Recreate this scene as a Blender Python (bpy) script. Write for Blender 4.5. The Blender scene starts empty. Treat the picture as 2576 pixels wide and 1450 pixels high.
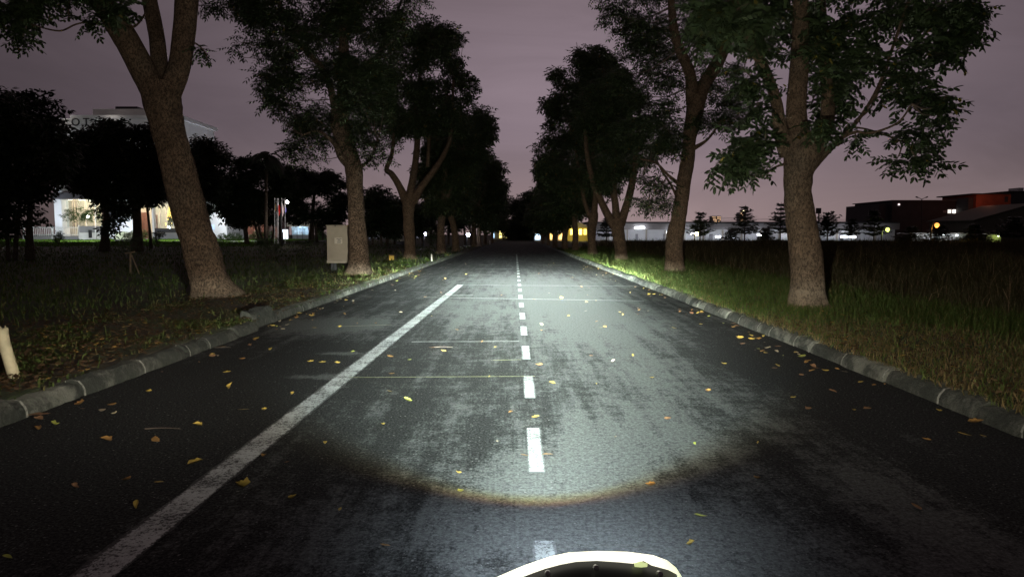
import bpy, math, random
import numpy as np
from mathutils import Vector, Matrix, noise as mnoise

random.seed(7)
rng = np.random.default_rng(7)
scene = bpy.context.scene
COL = scene.collection
R = math.radians

# ------------------------------------------------------------------ camera
CAM_H = 1.35
FPX = 1738.0                      # focal length for a 2575 px wide picture
PITCH = math.atan((725 - 590) / FPX)
YAW = math.atan((1297 - 1287.5) / FPX)
cam_data = bpy.data.cameras.new("camera")
cam_data.sensor_width = 36.0
cam_data.lens = 36.0 * FPX / 2575.0
cam_data.clip_start = 0.05
cam_data.clip_end = 6000
cam = bpy.data.objects.new("camera", cam_data)
cam.location = (0, 0, CAM_H)
cam.rotation_euler = (math.pi / 2 - PITCH, 0, YAW)
COL.objects.link(cam)
scene.camera = cam

# ------------------------------------------------------------------ render / exposure
scene.render.engine = 'CYCLES'
scene.view_settings.view_transform = 'Standard'
scene.view_settings.look = 'None'
scene.view_settings.exposure = 0.0
scene.view_settings.gamma = 1.0
scene.view_settings.use_curve_mapping = False
scene.cycles.use_denoising = True
scene.cycles.max_bounces = 5
scene.cycles.diffuse_bounces = 3
scene.cycles.glossy_bounces = 2
scene.cycles.transmission_bounces = 3
scene.cycles.transparent_max_bounces = 4
scene.cycles.caustics_reflective = False
scene.cycles.caustics_refractive = False
scene.cycles.use_light_tree = True


# ------------------------------------------------------------------ node expressions
class E:
    """a float socket in a node tree, with arithmetic"""
    def __init__(self, nt, s):
        self.nt, self.s = nt, s

    def _m(self, op, *a, clamp=False):
        n = self.nt.nodes.new('ShaderNodeMath')
        n.operation = op
        n.use_clamp = clamp
        for i, v in enumerate((self,) + a):
            if isinstance(v, E):
                self.nt.links.new(v.s, n.inputs[i])
            else:
                n.inputs[i].default_value = float(v)
        return E(self.nt, n.outputs[0])

    def __add__(s, o): return s._m('ADD', o)
    def __radd__(s, o): return s._m('ADD', o)
    def __sub__(s, o): return s._m('SUBTRACT', o)
    def __rsub__(s, o): return (s * -1.0) + o
    def __mul__(s, o): return s._m('MULTIPLY', o)
    def __rmul__(s, o): return s._m('MULTIPLY', o)
    def __truediv__(s, o): return s._m('DIVIDE', o)
    def __neg__(s): return s * -1.0
    def pow(s, o): return s._m('POWER', o)
    def exp(s): return s._m('EXPONENT')
    def abs(s): return s._m('ABSOLUTE')
    def asin(s): return s._m('ARCSINE')
    def atan2(s, o): return s._m('ARCTAN2', o)
    def max(s, o): return s._m('MAXIMUM', o)
    def min(s, o): return s._m('MINIMUM', o)
    def clamp(s): return s._m('ADD', 0.0, clamp=True)

    def step(s, a, b):
        """smooth 0..1 between a and b (also a > b)"""
        n = s.nt.nodes.new('ShaderNodeMapRange')
        n.interpolation_type = 'SMOOTHSTEP'
        lo, hi, t0, t1 = (a, b, 0, 1) if a < b else (b, a, 1, 0)
        s.nt.links.new(s.s, n.inputs['Value'])
        n.inputs['From Min'].default_value = lo
        n.inputs['From Max'].default_value = hi
        n.inputs['To Min'].default_value = t0
        n.inputs['To Max'].default_value = t1
        return E(s.nt, n.outputs[0])

    def gauss(s, c, w):
        d = (s - c) / w
        return (-(d * d)).exp()


def sep(nt, sock):
    n = nt.nodes.new('ShaderNodeSeparateXYZ')
    nt.links.new(sock, n.inputs[0])
    return [E(nt, o) for o in n.outputs]


def comb_rgb(nt, r, g, b):
    n = nt.nodes.new('ShaderNodeCombineColor')
    for i, v in enumerate((r, g, b)):
        if isinstance(v, E):
            nt.links.new(v.s, n.inputs[i])
        else:
            n.inputs[i].default_value = v
    return n.outputs[0]


def mix(nt, f, a, b):
    n = nt.nodes.new('ShaderNodeMix')
    n.data_type = 'RGBA'
    for v, k in ((f, 0), (a, 6), (b, 7)):
        if isinstance(v, E):
            nt.links.new(v.s, n.inputs[k])
        elif isinstance(v, (tuple, list)):
            n.inputs[k].default_value = (*v, 1) if len(v) == 3 else v
        elif isinstance(v, (int, float)):
            n.inputs[k].default_value = v
        else:
            nt.links.new(v, n.inputs[k])
    return n.outputs[2]


def tex_noise(nt, vec, scale, detail=4, rough=0.55, sx=1, sy=1, sz=1, dist=0.0):
    m = nt.nodes.new('ShaderNodeMapping')
    m.inputs['Scale'].default_value = (sx, sy, sz)
    nt.links.new(vec, m.inputs[0])
    n = nt.nodes.new('ShaderNodeTexNoise')
    n.inputs['Scale'].default_value = scale
    n.inputs['Detail'].default_value = detail
    n.inputs['Roughness'].default_value = rough
    n.inputs['Distortion'].default_value = dist
    nt.links.new(m.outputs[0], n.inputs['Vector'])
    return E(nt, n.outputs[0])


# ------------------------------------------------------------------ night sky (overcast, lit from below by the city)
world = bpy.data.worlds.new("World")
scene.world = world
world.use_nodes = True
wt = world.node_tree
wt.nodes.clear()
w_out = wt.nodes.new('ShaderNodeOutputWorld')
w_bg = wt.nodes.new('ShaderNodeBackground')
wt.links.new(w_bg.outputs[0], w_out.inputs[0])
w_tc = wt.nodes.new('ShaderNodeTexCoord')
wx, wy, wz = sep(wt, w_tc.outputs['Generated'])
el = wz.asin() * (180 / math.pi)
az = wx.atan2(wy) * (180 / math.pi)
low = el.step(9.0, -2.0)
high = el.step(8.0, 55.0)
cl = tex_noise(wt, w_tc.outputs['Generated'], 3.0, 7, 0.6, 1, 1, 2.6, 0.9)
side = az.gauss(7.0, 33.0) * 0.82 + 0.20
f = side * (1.03 - high * 0.46) * (0.62 + cl * 0.76)
sky_c = mix(wt, low * 0.75, (0.222, 0.170, 0.198), (0.37, 0.265, 0.25))
sky_c = mix(wt, el.step(14, 34), sky_c, (0.215, 0.150, 0.158))
wt.links.new(sky_c, w_bg.inputs[0])
wt.links.new(f.s, w_bg.inputs[1])

# ------------------------------------------------------------------ the motorcycle's headlight (the photograph's main light)
HL = (0.10, 1.02, 0.90)
hl_data = bpy.data.lights.new("headlight_beam", 'POINT')
hl_data.shadow_soft_size = 0.025
hl_data.energy = 1.0
hl_data.use_nodes = True
ht = hl_data.node_tree
h_em = [n for n in ht.nodes if n.type == 'EMISSION'][0]
h_geo = ht.nodes.new('ShaderNodeNewGeometry')
hx, hy, hz = sep(ht, h_geo.outputs['Incoming'])
SIGN = 1.0
hx, hy, hz = hx * SIGN, hy * SIGN, hz * SIGN
hel = hz.asin() * (180 / math.pi)
haz = hx.atan2(hy) * (180 / math.pi)
front = hy.step(0.05, 0.3)
yy = haz / 20.0
bottom = yy * yy * 5.0 - 20.6
dsin = (hz * -1.0).max(0.040)
prof = dsin.pow(-3.3) * 50.0
top_cut = hel.step(-0.7, -3.4)
bw = ((hel * -1.0).max(0.0) + 8.2).min(21.0)
q3 = ((haz - 0.8) / bw).abs()
wide = (-(q3 * q3 * q3)).exp() * 0.97 + haz.gauss(1.0, 20.0) * 0.03
main = prof * wide * top_cut * (haz.gauss(1.5, 7.0) * 0.50 + 0.78) * (1.0 - haz.step(7.0, 13.0) * hel.step(-6.0, -3.5) * 0.72)
cut = hel - bottom
hot = haz.gauss(1.5, 9.0) * hel.gauss(-14.0, 6.0) * 700.0
up = hel.step(-10.0, -1.0)
soft = yy * yy * 11.0 + 1.0
chan = []
for off, gain, spr, lowg in ((-0.24, 0.86, 1.0, 0.78), (0.0, 1.0, 0.95, 0.90), (0.30, 0.945, 0.80, 1.04)):
    m = (main + hot) * ((cut - off) / soft).step(-0.12, 0.26) * gain
    spill = haz.gauss(3.0, 42.0) * hel.gauss(7.0, 27.0) * up * (1950.0 * spr)
    side_ = (haz.gauss(0.0, 46.0) * hel.gauss(-6.5, 7.0) * 850.0 + haz.gauss(-31.0, 15.0) * hel.gauss(-6.5, 4.5) * 1500.0 + haz.gauss(31.0, 13.0) * hel.gauss(-6.0, 4.5) * 700.0 + haz.gauss(18.5, 5.5) * hel.gauss(-5.2, 2.0) * 5200.0) * spr
    lowsp = haz.gauss(4.0, 17.0) * hel.gauss(-25.0, 9.0) * (760.0 * lowg)
    far = haz.gauss(-1.0, 18.0) * hel.gauss(-0.5, 6.0) * (10500.0 * spr)
    chan.append((m + spill + side_ + lowsp + far) * front)
ht.links.new(comb_rgb(ht, *chan), h_em.inputs['Color'])
h_em.inputs['Strength'].default_value = 1.0
hl = bpy.data.objects.new("headlight_beam", hl_data)
hl.location = HL
COL.objects.link(hl)

# ------------------------------------------------------------------ helpers
_F = Vector((-math.sin(YAW) * math.cos(PITCH), math.cos(YAW) * math.cos(PITCH), -math.sin(PITCH)))
_R = Vector((math.cos(YAW), math.sin(YAW), 0))
_U = _R.cross(_F)


def P(px, py, d):
    """surveyed position: bearing and elevation read from the photograph (2575 px wide) at distance d along the road"""
    v = _F + _R * ((px - 1287.5) / FPX) + _U * (-(py - 725) / FPX)
    t = d / v.y
    return Vector((v.x * t, d, CAM_H + v.z * t))


def proj(p):
    """(n,3) world -> bearing in photograph pixels"""
    q = np.asarray(p) - np.array([0, 0, CAM_H])
    z = q @ np.array(_F)
    return np.stack([1287.5 + FPX * (q @ np.array(_R)) / z, 725 - FPX * (q @ np.array(_U)) / z], 1)


def G(px, py, z=0.0):
    v = _F + _R * ((px - 1287.5) / FPX) + _U * (-(py - 725) / FPX)
    t = (z - CAM_H) / v.z
    return Vector((v.x * t, v.y * t, z))


def tag(o, label=None, cat=None, group=None, kind=None):
    if label: o['label'] = label
    if cat: o['category'] = cat
    if group: o['group'] = group
    if kind: o['kind'] = kind
    return o


def empty(name, loc=(0, 0, 0), parent=None, rz=0.0):
    o = bpy.data.objects.new(name, None)
    o.empty_display_size = 0.2
    o.location = loc
    o.rotation_euler = (0, 0, rz)
    o.parent = parent
    COL.objects.link(o)
    return o


def mesh_obj(name, verts, faces, mat, parent=None, loc=(0, 0, 0), smooth=False, world=True):
    """verts in world coordinates when world=True (then shifted to the object's/parent's origin)"""
    v = np.asarray(verts, dtype=np.float64).reshape(-1, 3)
    me = bpy.data.meshes.new(name)
    if isinstance(faces, np.ndarray):
        k = faces.shape[1]
        me.vertices.add(len(v))
        me.vertices.foreach_set('co', v.astype(np.float32).ravel())
        me.loops.add(faces.size)
        me.loops.foreach_set('vertex_index', faces.astype(np.int32).ravel())
        me.polygons.add(len(faces))
        me.polygons.foreach_set('loop_start', np.arange(0, faces.size, k, dtype=np.int32))
        me.update(calc_edges=True)
        me.validate()
    else:
        me.from_pydata([tuple(p) for p in v], [], [tuple(q) for q in faces])
        me.update()
    if smooth:
        me.polygons.foreach_set('use_smooth', np.ones(len(me.polygons), dtype=bool))
    if mat is not None:
        me.materials.append(mat)
    o = bpy.data.objects.new(name, me)
    COL.objects.link(o)
    o.location = loc
    if parent is not None:
        o.parent = parent
        if world:
            off = np.array(parent_origin(parent))
            me.vertices.foreach_set('co', (v - off).astype(np.float32).ravel())
            me.update()
    return o


def parent_origin(o):
    p = Vector((0, 0, 0))
    while o is not None:
        p = p + Vector(o.location)
        o = o.parent
    return p


class MB:
    def __init__(self):
        self.v, self.f = [], []

    def add(self, vs, fs):
        n = len(self.v)
        self.v += [tuple(p) for p in vs]
        self.f += [tuple(i + n for i in q) for q in fs]
        return self

    def box(self, x0, x1, y0, y1, z0, z1):
        vs = [(x, y, z) for z in (z0, z1) for y in (y0, y1) for x in (x0, x1)]
        return self.add(vs, [(0, 2, 3, 1), (4, 5, 7, 6), (0, 1, 5, 4), (2, 6, 7, 3), (0, 4, 6, 2), (1, 3, 7, 5)])

    def tube(self, pts, rad, seg=8, bump=0.0, caps=True, seed=0.0, flare=None):
        v, f = tube(pts, rad, seg, bump, caps, seed, flare)
        return self.add(v, f)

    def build(self, name, mat, parent=None, smooth=False):
        return mesh_obj(name, self.v, self.f, mat, parent, smooth=smooth)


def tube(pts, rad, seg=8, bump=0.0, caps=True, seed=0.0, flare=None):
    pts = [Vector(p) for p in pts]
    if not isinstance(rad, (list, tuple)):
        rad = [rad] * len(pts)
    vs, fs = [], []
    prev = None
    for i, p in enumerate(pts):
        t = (pts[min(i + 1, len(pts) - 1)] - pts[max(i - 1, 0)]).normalized()
        if prev is None:
            u = t.orthogonal().normalized()
        else:
            u = (prev - t * prev.dot(t)).normalized()
        prev = u
        w = t.cross(u)
        for k in range(seg):
            a = 2 * math.pi * k / seg
            dirv = u * math.cos(a) + w * math.sin(a)
            r = rad[i]
            if bump:
                q = p + dirv * r
                r *= 1 + bump * mnoise.noise(Vector((q.x * 3.1 + seed, q.y * 3.1, q.z * 1.6))) + bump * 0.5 * mnoise.noise(q * 8 + Vector((seed, 0, 0)))
            if flare is not None:
                hh = max(0.0, p.z - flare)
                lob = 0.5 + 0.5 * math.cos(a * 4 + seed) * 0.7 + 0.35 * math.cos(a * 7 + seed * 2)
                r *= 1 + 0.26 * math.exp(-hh / 0.12) * max(0.0, lob) + 0.10 * math.exp(-hh / 0.45)
            vs.append(p + dirv * r)
    for i in range(len(pts) - 1):
        for k in range(seg):
            a, b = i * seg + k, i * seg + (k + 1) % seg
            fs.append((a, b, b + seg, a + seg))
    if caps:
        fs.append(tuple(range(seg - 1, -1, -1)))
        n = (len(pts) - 1) * seg
        fs.append(tuple(range(n, n + seg)))
    return vs, fs


def smooth_line(pts, rad, per=5):
    """Catmull-Rom through the points"""
    pts = [Vector(p) for p in pts]
    P0 = [pts[0] * 2 - pts[1]] + pts + [pts[-1] * 2 - pts[-2]]
    out, ro = [], []
    for i in range(len(pts) - 1):
        a, b, c, d = P0[i:i + 4]
        for k in range(per):
            t = k / per
            out.append(0.5 * ((2 * b) + (c - a) * t + (2 * a - 5 * b + 4 * c - d) * t * t + (3 * b - a - 3 * c + d) * t ** 3))
            ro.append(rad[i] + (rad[i + 1] - rad[i]) * t)
    out.append(pts[-1]); ro.append(rad[-1])
    return out, ro


# ------------------------------------------------------------------ materials
def new_mat(name):
    m = bpy.data.materials.new(name)
    m.use_nodes = True
    nt = m.node_tree
    b = nt.nodes['Principled BSDF']
    return m, nt, b


def geo(nt):
    return nt.nodes.new('ShaderNodeNewGeometry')


def plain(name, col, rough=0.6, var=0.15, scale=4.0, metal=0.0):
    m, nt, b = new_mat(name)
    g = geo(nt)
    n = tex_noise(nt, g.outputs['Position'], scale, 5, 0.6)
    dark = tuple(c * (1 - var) for c in col)
    lite = tuple(min(1, c * (1 + var)) for c in col)
    nt.links.new(mix(nt, n.step(0.3, 0.7), dark, lite), b.inputs['Base Color'])
    b.inputs['Roughness'].default_value = rough
    b.inputs['Metallic'].default_value = metal
    return m


def glow(name, col, strength):
    m, nt, b = new_mat(name)
    b.inputs['Base Color'].default_value = (*[min(1, c) for c in col], 1)
    b.inputs['Emission Color'].default_value = (*col, 1)
    b.inputs['Emission Strength'].default_value = strength
    return m


def bump(nt, b, h, strength, dist=0.02):
    n = nt.nodes.new('ShaderNodeBump')
    n.inputs['Strength'].default_value = strength
    n.inputs['Distance'].default_value = dist
    nt.links.new(h.s, n.inputs['Height'])
    nt.links.new(n.outputs[0], b.inputs['Normal'])


def asphalt_color(nt, pos):
    """colour of the carriageway, shared by the road and by the gaps in the worn paint"""
    x, y, z = sep(nt, pos)
    grain = tex_noise(nt, pos, 62, 3, 0.8)
    grain2 = tex_noise(nt, pos, 30, 4, 0.8)
    big = tex_noise(nt, pos, 1.5, 8, 0.72, 1.15, 0.85, 1)
    streak = tex_noise(nt, pos, 2.0, 7, 0.72, 2.4, 0.16, 1)
    fine = tex_noise(nt, pos, 7.0, 6, 0.75)
    blobs = None
    # x, y, half-width, half-length, weight: dusty dry areas (positive) and damp dark ones (negative)
    for bx, by, wx_, wy_, wt_ in ((1.15, 11.5, 1.1, 4.5, 0.20), (0.5, 19.0, 2.2, 5.5, 0.15), (-2.75, 10.3, 0.75, 0.9, 0.26), (1.3, 6.3, 0.5, 0.9, 0.07), (-1.9, 6.5, 0.35, 0.12, 0.25), (-2.0, 7.8, 0.25, 0.10, 0.25),
                                  (-0.1, 3.2, 1.1, 0.55, 0.10), (0.85, 4.6, 0.5, 0.8, 0.15), (0.25, 3.9, 0.45, 0.6, 0.14),
                                  (3.0, 6.0, 0.8, 3.2, -0.14), (-2.6, 5.4, 1.0, 2.2, -0.18),
                                  (-0.85, 12.5, 0.55, 2.5, 0.10), (0.55, 3.0, 0.6, 0.35, 0.12), (1.5, 2.6, 0.7, 0.4, 0.10), (1.95, 3.3, 0.22, 0.8, 0.12)):
        e = x.gauss(bx, wx_) * y.gauss(by, wy_) * wt_
        blobs = e if blobs is None else blobs + e
    mask = (big * 0.30 + streak * 0.48 + fine * 0.22 + (fine - 0.5) * 0.16 + (grain2 - 0.5) * 0.24 + (grain - 0.5) * 0.10 + blobs).step(0.475, 0.64)
    dark = mix(nt, grain.step(0.38, 0.68), (0.012, 0.013, 0.013), (0.076, 0.079, 0.077))
    lite = mix(nt, (grain2 * 0.5 + grain * 0.5).step(0.38, 0.64), (0.078, 0.083, 0.080), (0.205, 0.216, 0.210))
    c = mix(nt, mask * 0.92, dark, lite)
    stone = tex_noise(nt, pos, 48, 1, 0.5).step(0.70, 0.73)
    c = mix(nt, stone * 0.7, c, (0.30, 0.30, 0.29))
    return c, grain, mask


def make_asphalt():
    m, nt, b = new_mat("asphalt")
    g = geo(nt)
    c, grain, mask = asphalt_color(nt, g.outputs['Position'])
    nt.links.new(c, b.inputs['Base Color'])
    b.inputs['Roughness'].default_value = 0.85
    b.inputs['Specular IOR Level'].default_value = 0.10
    bump(nt, b, grain, 0.15, 0.004)
    return m


def make_paint(name, col, half, wear=0.5, rough=0.6):
    """worn road paint; local x runs across the stripe"""
    m, nt, b = new_mat(name)
    g = geo(nt)
    tc = nt.nodes.new('ShaderNodeTexCoord')
    ox, oy, oz = sep(nt, tc.outputs['Object'])
    c, grain, mask = asphalt_color(nt, g.outputs['Position'])
    n1 = tex_noise(nt, g.outputs['Position'], 34, 6, 0.8)
    n2 = tex_noise(nt, g.outputs['Position'], 4.2, 4, 0.6)
    n3 = tex_noise(nt, g.outputs['Position'], 120, 2, 0.6)
    edge = (ox.abs() / half).step(0.72, 1.02)
    keep = (n1 * 0.55 + n2 * 0.25 + n3 * 0.30 - edge * 0.16).step(0.43 * wear / 0.5, 0.43 * wear / 0.5 + 0.09)
    paint = mix(nt, n2.step(0.3, 0.7), tuple(v * 0.75 for v in col), col)
    nt.links.new(mix(nt, keep, c, paint), b.inputs['Base Color'])
    b.inputs['Roughness'].default_value = rough
    bump(nt, b, n3, 0.4, 0.004)
    return m


def make_bark(name, base=(0.20, 0.135, 0.095), spots=0.5, wash=None):
    m, nt, b = new_mat(name)
    g = geo(nt)
    pos = g.outputs['Position']
    x, y, z = sep(nt, pos)
    n1 = tex_noise(nt, pos, 5.0, 6, 0.65)
    n2 = tex_noise(nt, pos, 25, 4, 0.75, 1.2, 1.2, 0.7)
    n3 = tex_noise(nt, pos, 55, 3, 0.7, 1.2, 1.2, 0.7)
    n4 = tex_noise(nt, pos, 1.2, 3, 0.5)
    c = mix(nt, (n1 * 0.5 + n3 * 0.5).step(0.36, 0.66), tuple(v * 0.70 for v in base), tuple(min(1, v * 1.6) for v in base))
    c = mix(nt, n4.step(0.48, 0.75) * 0.4, c, (0.15, 0.130, 0.100))
    pit = (n2 * 0.55 + n3 * 0.45).step(0.505 - 0.03 * spots, 0.555 - 0.02 * spots)
    c = mix(nt, pit * (0.60 + 0.3 * spots), c, (0.032, 0.022, 0.016))
    if wash:
        edge = (z + n1 * 0.14).step(wash + 0.09, wash + 0.05)
        c = mix(nt, edge * (1.0 - pit * 0.7) * (0.1 + n2 * 0.6), c, (0.27, 0.21, 0.15))
    nt.links.new(c, b.inputs['Base Color'])
    b.inputs['Roughness'].default_value = 0.9
    b.inputs['Specular IOR Level'].default_value = 0.15
    bump(nt, b, n2 * -0.8 + n3 * -0.5 + n1 * 0.4, 1.0, 0.06)
    return m


def make_leaf(name, lo, hi, odd=None, odd_share=0.05, transl=0.25, rough=0.5):
    m, nt, b = new_mat(name)
    g = geo(nt)
    r = E(nt, g.outputs['Random Per Island'])
    big = tex_noise(nt, g.outputs['Position'], 0.9, 2, 0.5)
    c = mix(nt, (r * 0.6 + big * 0.5).clamp(), lo, hi)
    if odd:
        c = mix(nt, r.step(1 - odd_share - 0.002, 1 - odd_share), c, odd)
    nt.links.new(c, b.inputs['Base Color'])
    b.inputs['Roughness'].default_value = rough
    b.inputs['Specular IOR Level'].default_value = 0.3 if rough < 0.55 else 0.0
    if transl:
        t = nt.nodes.new('ShaderNodeBsdfTranslucent')
        nt.links.new(c, t.inputs[0])
        mx = nt.nodes.new('ShaderNodeMixShader')
        mx.inputs[0].default_value = transl
        nt.links.new(b.outputs[0], mx.inputs[1])
        nt.links.new(t.outputs[0], mx.inputs[2])
        nt.links.new(mx.outputs[0], nt.nodes['Material Output'].inputs[0])
    return m


def make_ground():
    m, nt, b = new_mat("soil")
    g = geo(nt)
    pos = g.outputs['Position']
    x, y, z = sep(nt, pos)
    n1 = tex_noise(nt, pos, 1.3, 6, 0.6)
    n2 = tex_noise(nt, pos, 14, 5, 0.7)
    soil = mix(nt, n2.step(0.3, 0.7), (0.035, 0.026, 0.018), (0.085, 0.062, 0.042))
    turf = mix(nt, n2.step(0.3, 0.7), (0.022, 0.034, 0.012), (0.055, 0.075, 0.026))
    c = mix(nt, n1.step(0.40, 0.60), soil, turf)
    nt.links.new(c, b.inputs['Base Color'])
    b.inputs['Roughness'].default_value = 0.95
    bump(nt, b, n2, 0.8, 0.04)
    return m


def make_concrete(name="kerb_concrete"):
    m, nt, b = new_mat(name)
    g = geo(nt)
    oi = nt.nodes.new('ShaderNodeObjectInfo')
    pos = g.outputs['Position']
    n1 = tex_noise(nt, pos, 2.6, 6, 0.65)
    n2 = tex_noise(nt, pos, 16, 5, 0.7, 1.6, 1.6, 0.6)
    n3 = tex_noise(nt, pos, 70, 3, 0.7)
    rnd = E(nt, oi.outputs['Random'])
    c = mix(nt, n2.step(0.3, 0.7), (0.030, 0.032, 0.026), (0.105, 0.108, 0.090))
    c = mix(nt, (n1 + rnd * 0.30).step(0.66, 0.84) * 0.75, c, (0.22, 0.22, 0.185))
    c = mix(nt, n1.step(0.54, 0.40) * 0.85, c, (0.028, 0.032, 0.026))
    nt.links.new(c, b.inputs['Base Color'])
    b.inputs['Roughness'].default_value = 0.9
    bump(nt, b, n2 * 0.6 + n3 * 0.4, 1.0, 0.04)
    return m


M = {}
M['asphalt'] = make_asphalt()
M['line'] = make_paint("white_line_paint", (0.68, 0.72, 0.71), 0.095, 0.56)
M['dash'] = make_paint("white_dash_paint", (0.52, 0.56, 0.545), 0.05, 0.545)
M['thin_white'] = make_paint("thin_white_paint", (0.55, 0.58, 0.56), 0.02, 0.50)
M['thin_yellow'] = make_paint("thin_yellow_paint", (0.40, 0.42, 0.17), 0.010, 0.54)
M['kerb'] = make_concrete()
M['mortar'] = plain("mortar", (0.24, 0.24, 0.21), 0.9, 0.4, 30)
M['soil'] = make_ground()
M['bark'] = make_bark("bark_brown", (0.180, 0.122, 0.080), 0.55)
M['bark_wash'] = make_bark("bark_with_old_whitewash", (0.180, 0.124, 0.082), 0.6, 0.44)
M['bark_lean'] = make_bark("bark_reddish", (0.195, 0.130, 0.086), 0.8, 0.22)
M['bark_spots'] = make_bark("bark_mottled", (0.235, 0.165, 0.115), 1.0)
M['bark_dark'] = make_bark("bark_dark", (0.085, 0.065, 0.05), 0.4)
M['twig'] = plain("twig_bark", (0.13, 0.095, 0.07), 0.85, 0.3, 20)
M['leaf'] = make_leaf("broad_leaflet", (0.026, 0.042, 0.018), (0.075, 0.108, 0.042), (0.16, 0.12, 0.03), 0.02)
M['leaf_near'] = make_leaf("fresh_leaflet", (0.024, 0.042, 0.018), (0.070, 0.104, 0.040), (0.20, 0.16, 0.03), 0.015)
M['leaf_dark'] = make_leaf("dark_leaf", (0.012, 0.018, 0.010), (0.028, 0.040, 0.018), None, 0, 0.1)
M['leaf_bg'] = make_leaf("background_leaf", (0.018, 0.032, 0.012), (0.05, 0.085, 0.025), None, 0, 0.2)
M['grass'] = make_leaf("grass_blade", (0.030, 0.050, 0.014), (0.090, 0.118, 0.032), (0.13, 0.11, 0.045), 0.12, 0.2, 0.6)
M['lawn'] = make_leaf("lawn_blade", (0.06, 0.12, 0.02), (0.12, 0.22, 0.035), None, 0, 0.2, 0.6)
M['straw'] = make_leaf("dry_grass_blade", (0.085, 0.060, 0.030), (0.20, 0.150, 0.075), (0.08, 0.11, 0.03), 0.25, 0.15, 0.7)
M['weed'] = make_leaf("weed_stem", (0.030, 0.032, 0.014), (0.090, 0.072, 0.038), (0.16, 0.11, 0.065), 0.10, 0.15, 0.7)
M['litter'] = make_leaf("leaf_litter", (0.050, 0.031, 0.020), (0.145, 0.092, 0.052), (0.36, 0.22, 0.07), 0.05, 0.1, 0.7)
M['fl_yellow'] = plain("fallen_leaf_yellow", (0.42, 0.30, 0.065), 0.55, 0.25, 30)
M['fl_lime'] = plain("fallen_leaf_lime", (0.36, 0.38, 0.08), 0.55, 0.2, 30)
M['fl_orange'] = plain("fallen_leaf_orange", (0.33, 0.18, 0.055), 0.6, 0.3, 30)
M['fl_brown'] = plain("fallen_leaf_brown", (0.22, 0.12, 0.06), 0.7, 0.3, 30)
M['fl_pale'] = plain("fallen_leaf_pale", (0.40, 0.33, 0.22), 0.6, 0.2, 30)
M['wall_white'] = plain("white_render", (0.74, 0.74, 0.75), 0.8, 0.06, 0.6)
M['wall_gray'] = plain("grey_render", (0.30, 0.30, 0.32), 0.8, 0.1, 0.6)
M['wall_dark'] = plain("dark_render", (0.055, 0.052, 0.058), 0.8, 0.15, 0.6)
M['beige'] = plain("beige_panel", (0.50, 0.45, 0.38), 0.6, 0.08, 1.0)
M['roof'] = plain("metal_roof", (0.34, 0.32, 0.31), 0.6, 0.1, 0.5)
M['dark_metal'] = plain("dark_metal", (0.03, 0.03, 0.033), 0.5, 0.2, 8)
M['steel'] = plain("galvanised_steel", (0.42, 0.42, 0.43), 0.45, 0.1, 8, 0.6)
M['white_metal'] = plain("white_painted_metal", (0.72, 0.73, 0.75), 0.5, 0.08, 6)
M['wood'] = plain("red_wood", (0.13, 0.05, 0.035), 0.6, 0.25, 3)
M['hedge'] = make_leaf("hedge_leaf", (0.03, 0.06, 0.018), (0.075, 0.13, 0.035), None, 0, 0.2)
M['black'] = plain("black_plastic", (0.005, 0.005, 0.006), 0.35, 0.2, 20)
M['rubber'] = plain("tyre_rubber", (0.02, 0.02, 0.02), 0.8, 0.2, 40)


def glass(name="window_glass", tint=(0.85, 0.9, 0.92)):
    m, nt, b = new_mat(name)
    tr = nt.nodes.new('ShaderNodeBsdfTransparent')
    tr.inputs[0].default_value = (*tint, 1)
    gl = nt.nodes.new('ShaderNodeBsdfGlossy')
    gl.inputs['Roughness'].default_value = 0.05
    mx = nt.nodes.new('ShaderNodeMixShader')
    mx.inputs[0].default_value = 0.08
    nt.links.new(tr.outputs[0], mx.inputs[1])
    nt.links.new(gl.outputs[0], mx.inputs[2])
    nt.links.new(mx.outputs[0], nt.nodes['Material Output'].inputs[0])
    return m


M['glass'] = glass()
# ================================================================== THE SETTING
KL, KR = -3.64, 3.37            # road-side foot of the kerbs
ROAD_END = 150.0


def sstep(a, b, v):
    t = np.clip((v - a) / (b - a), 0, 1)
    return t * t * (3 - 2 * t)


def ground_z(x, y):
    x = np.asarray(x, float); y = np.asarray(y, float)
    z = np.full(np.broadcast(x, y).shape, 0.118)
    z = z + 0.64 * sstep(35, 82, y) * sstep(-7, -14, x)
    z = z + 0.035 * np.sin(x * 1.7 + 0.6 * y) * np.sin(y * 0.9) * sstep(0.3, 1.5, np.abs(x) - 3.7)
    inside = (x > KL - 0.16) & (x < KR + 0.16) & (y < ROAD_END + 1)
    return np.where(inside, -0.06, z)


gx = np.concatenate([[-3000, -1200, -500, -250, -150], np.arange(-110, -20, 5.0), np.arange(-20, -4.2, 0.8), [KL - 0.22, KL - 0.165, KL - 0.155],
                     [KR + 0.155, KR + 0.165, KR + 0.22], np.arange(4.2, 20, 0.8), np.arange(20, 130, 6.0), [160, 250, 500, 1200, 3000]])
gy = np.concatenate([[-40, -20], np.arange(-10, 40, 0.8), np.arange(40, 100, 3.0), np.arange(100, 150, 8.0), [151.5, 152, 180, 250, 400, 800, 1600, 4000]])
GX, GY = np.meshgrid(gx, gy)
GZ = ground_z(GX, GY)
nx, ny = len(gx), len(gy)
idx = np.arange(nx * ny).reshape(ny, nx)
gf = np.stack([idx[:-1, :-1], idx[:-1, 1:], idx[1:, 1:], idx[1:, :-1]], -1).reshape(-1, 4)
tag(mesh_obj("ground", np.stack([GX, GY, GZ], -1).reshape(-1, 3), gf, M['soil'], smooth=True), kind='structure')

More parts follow.
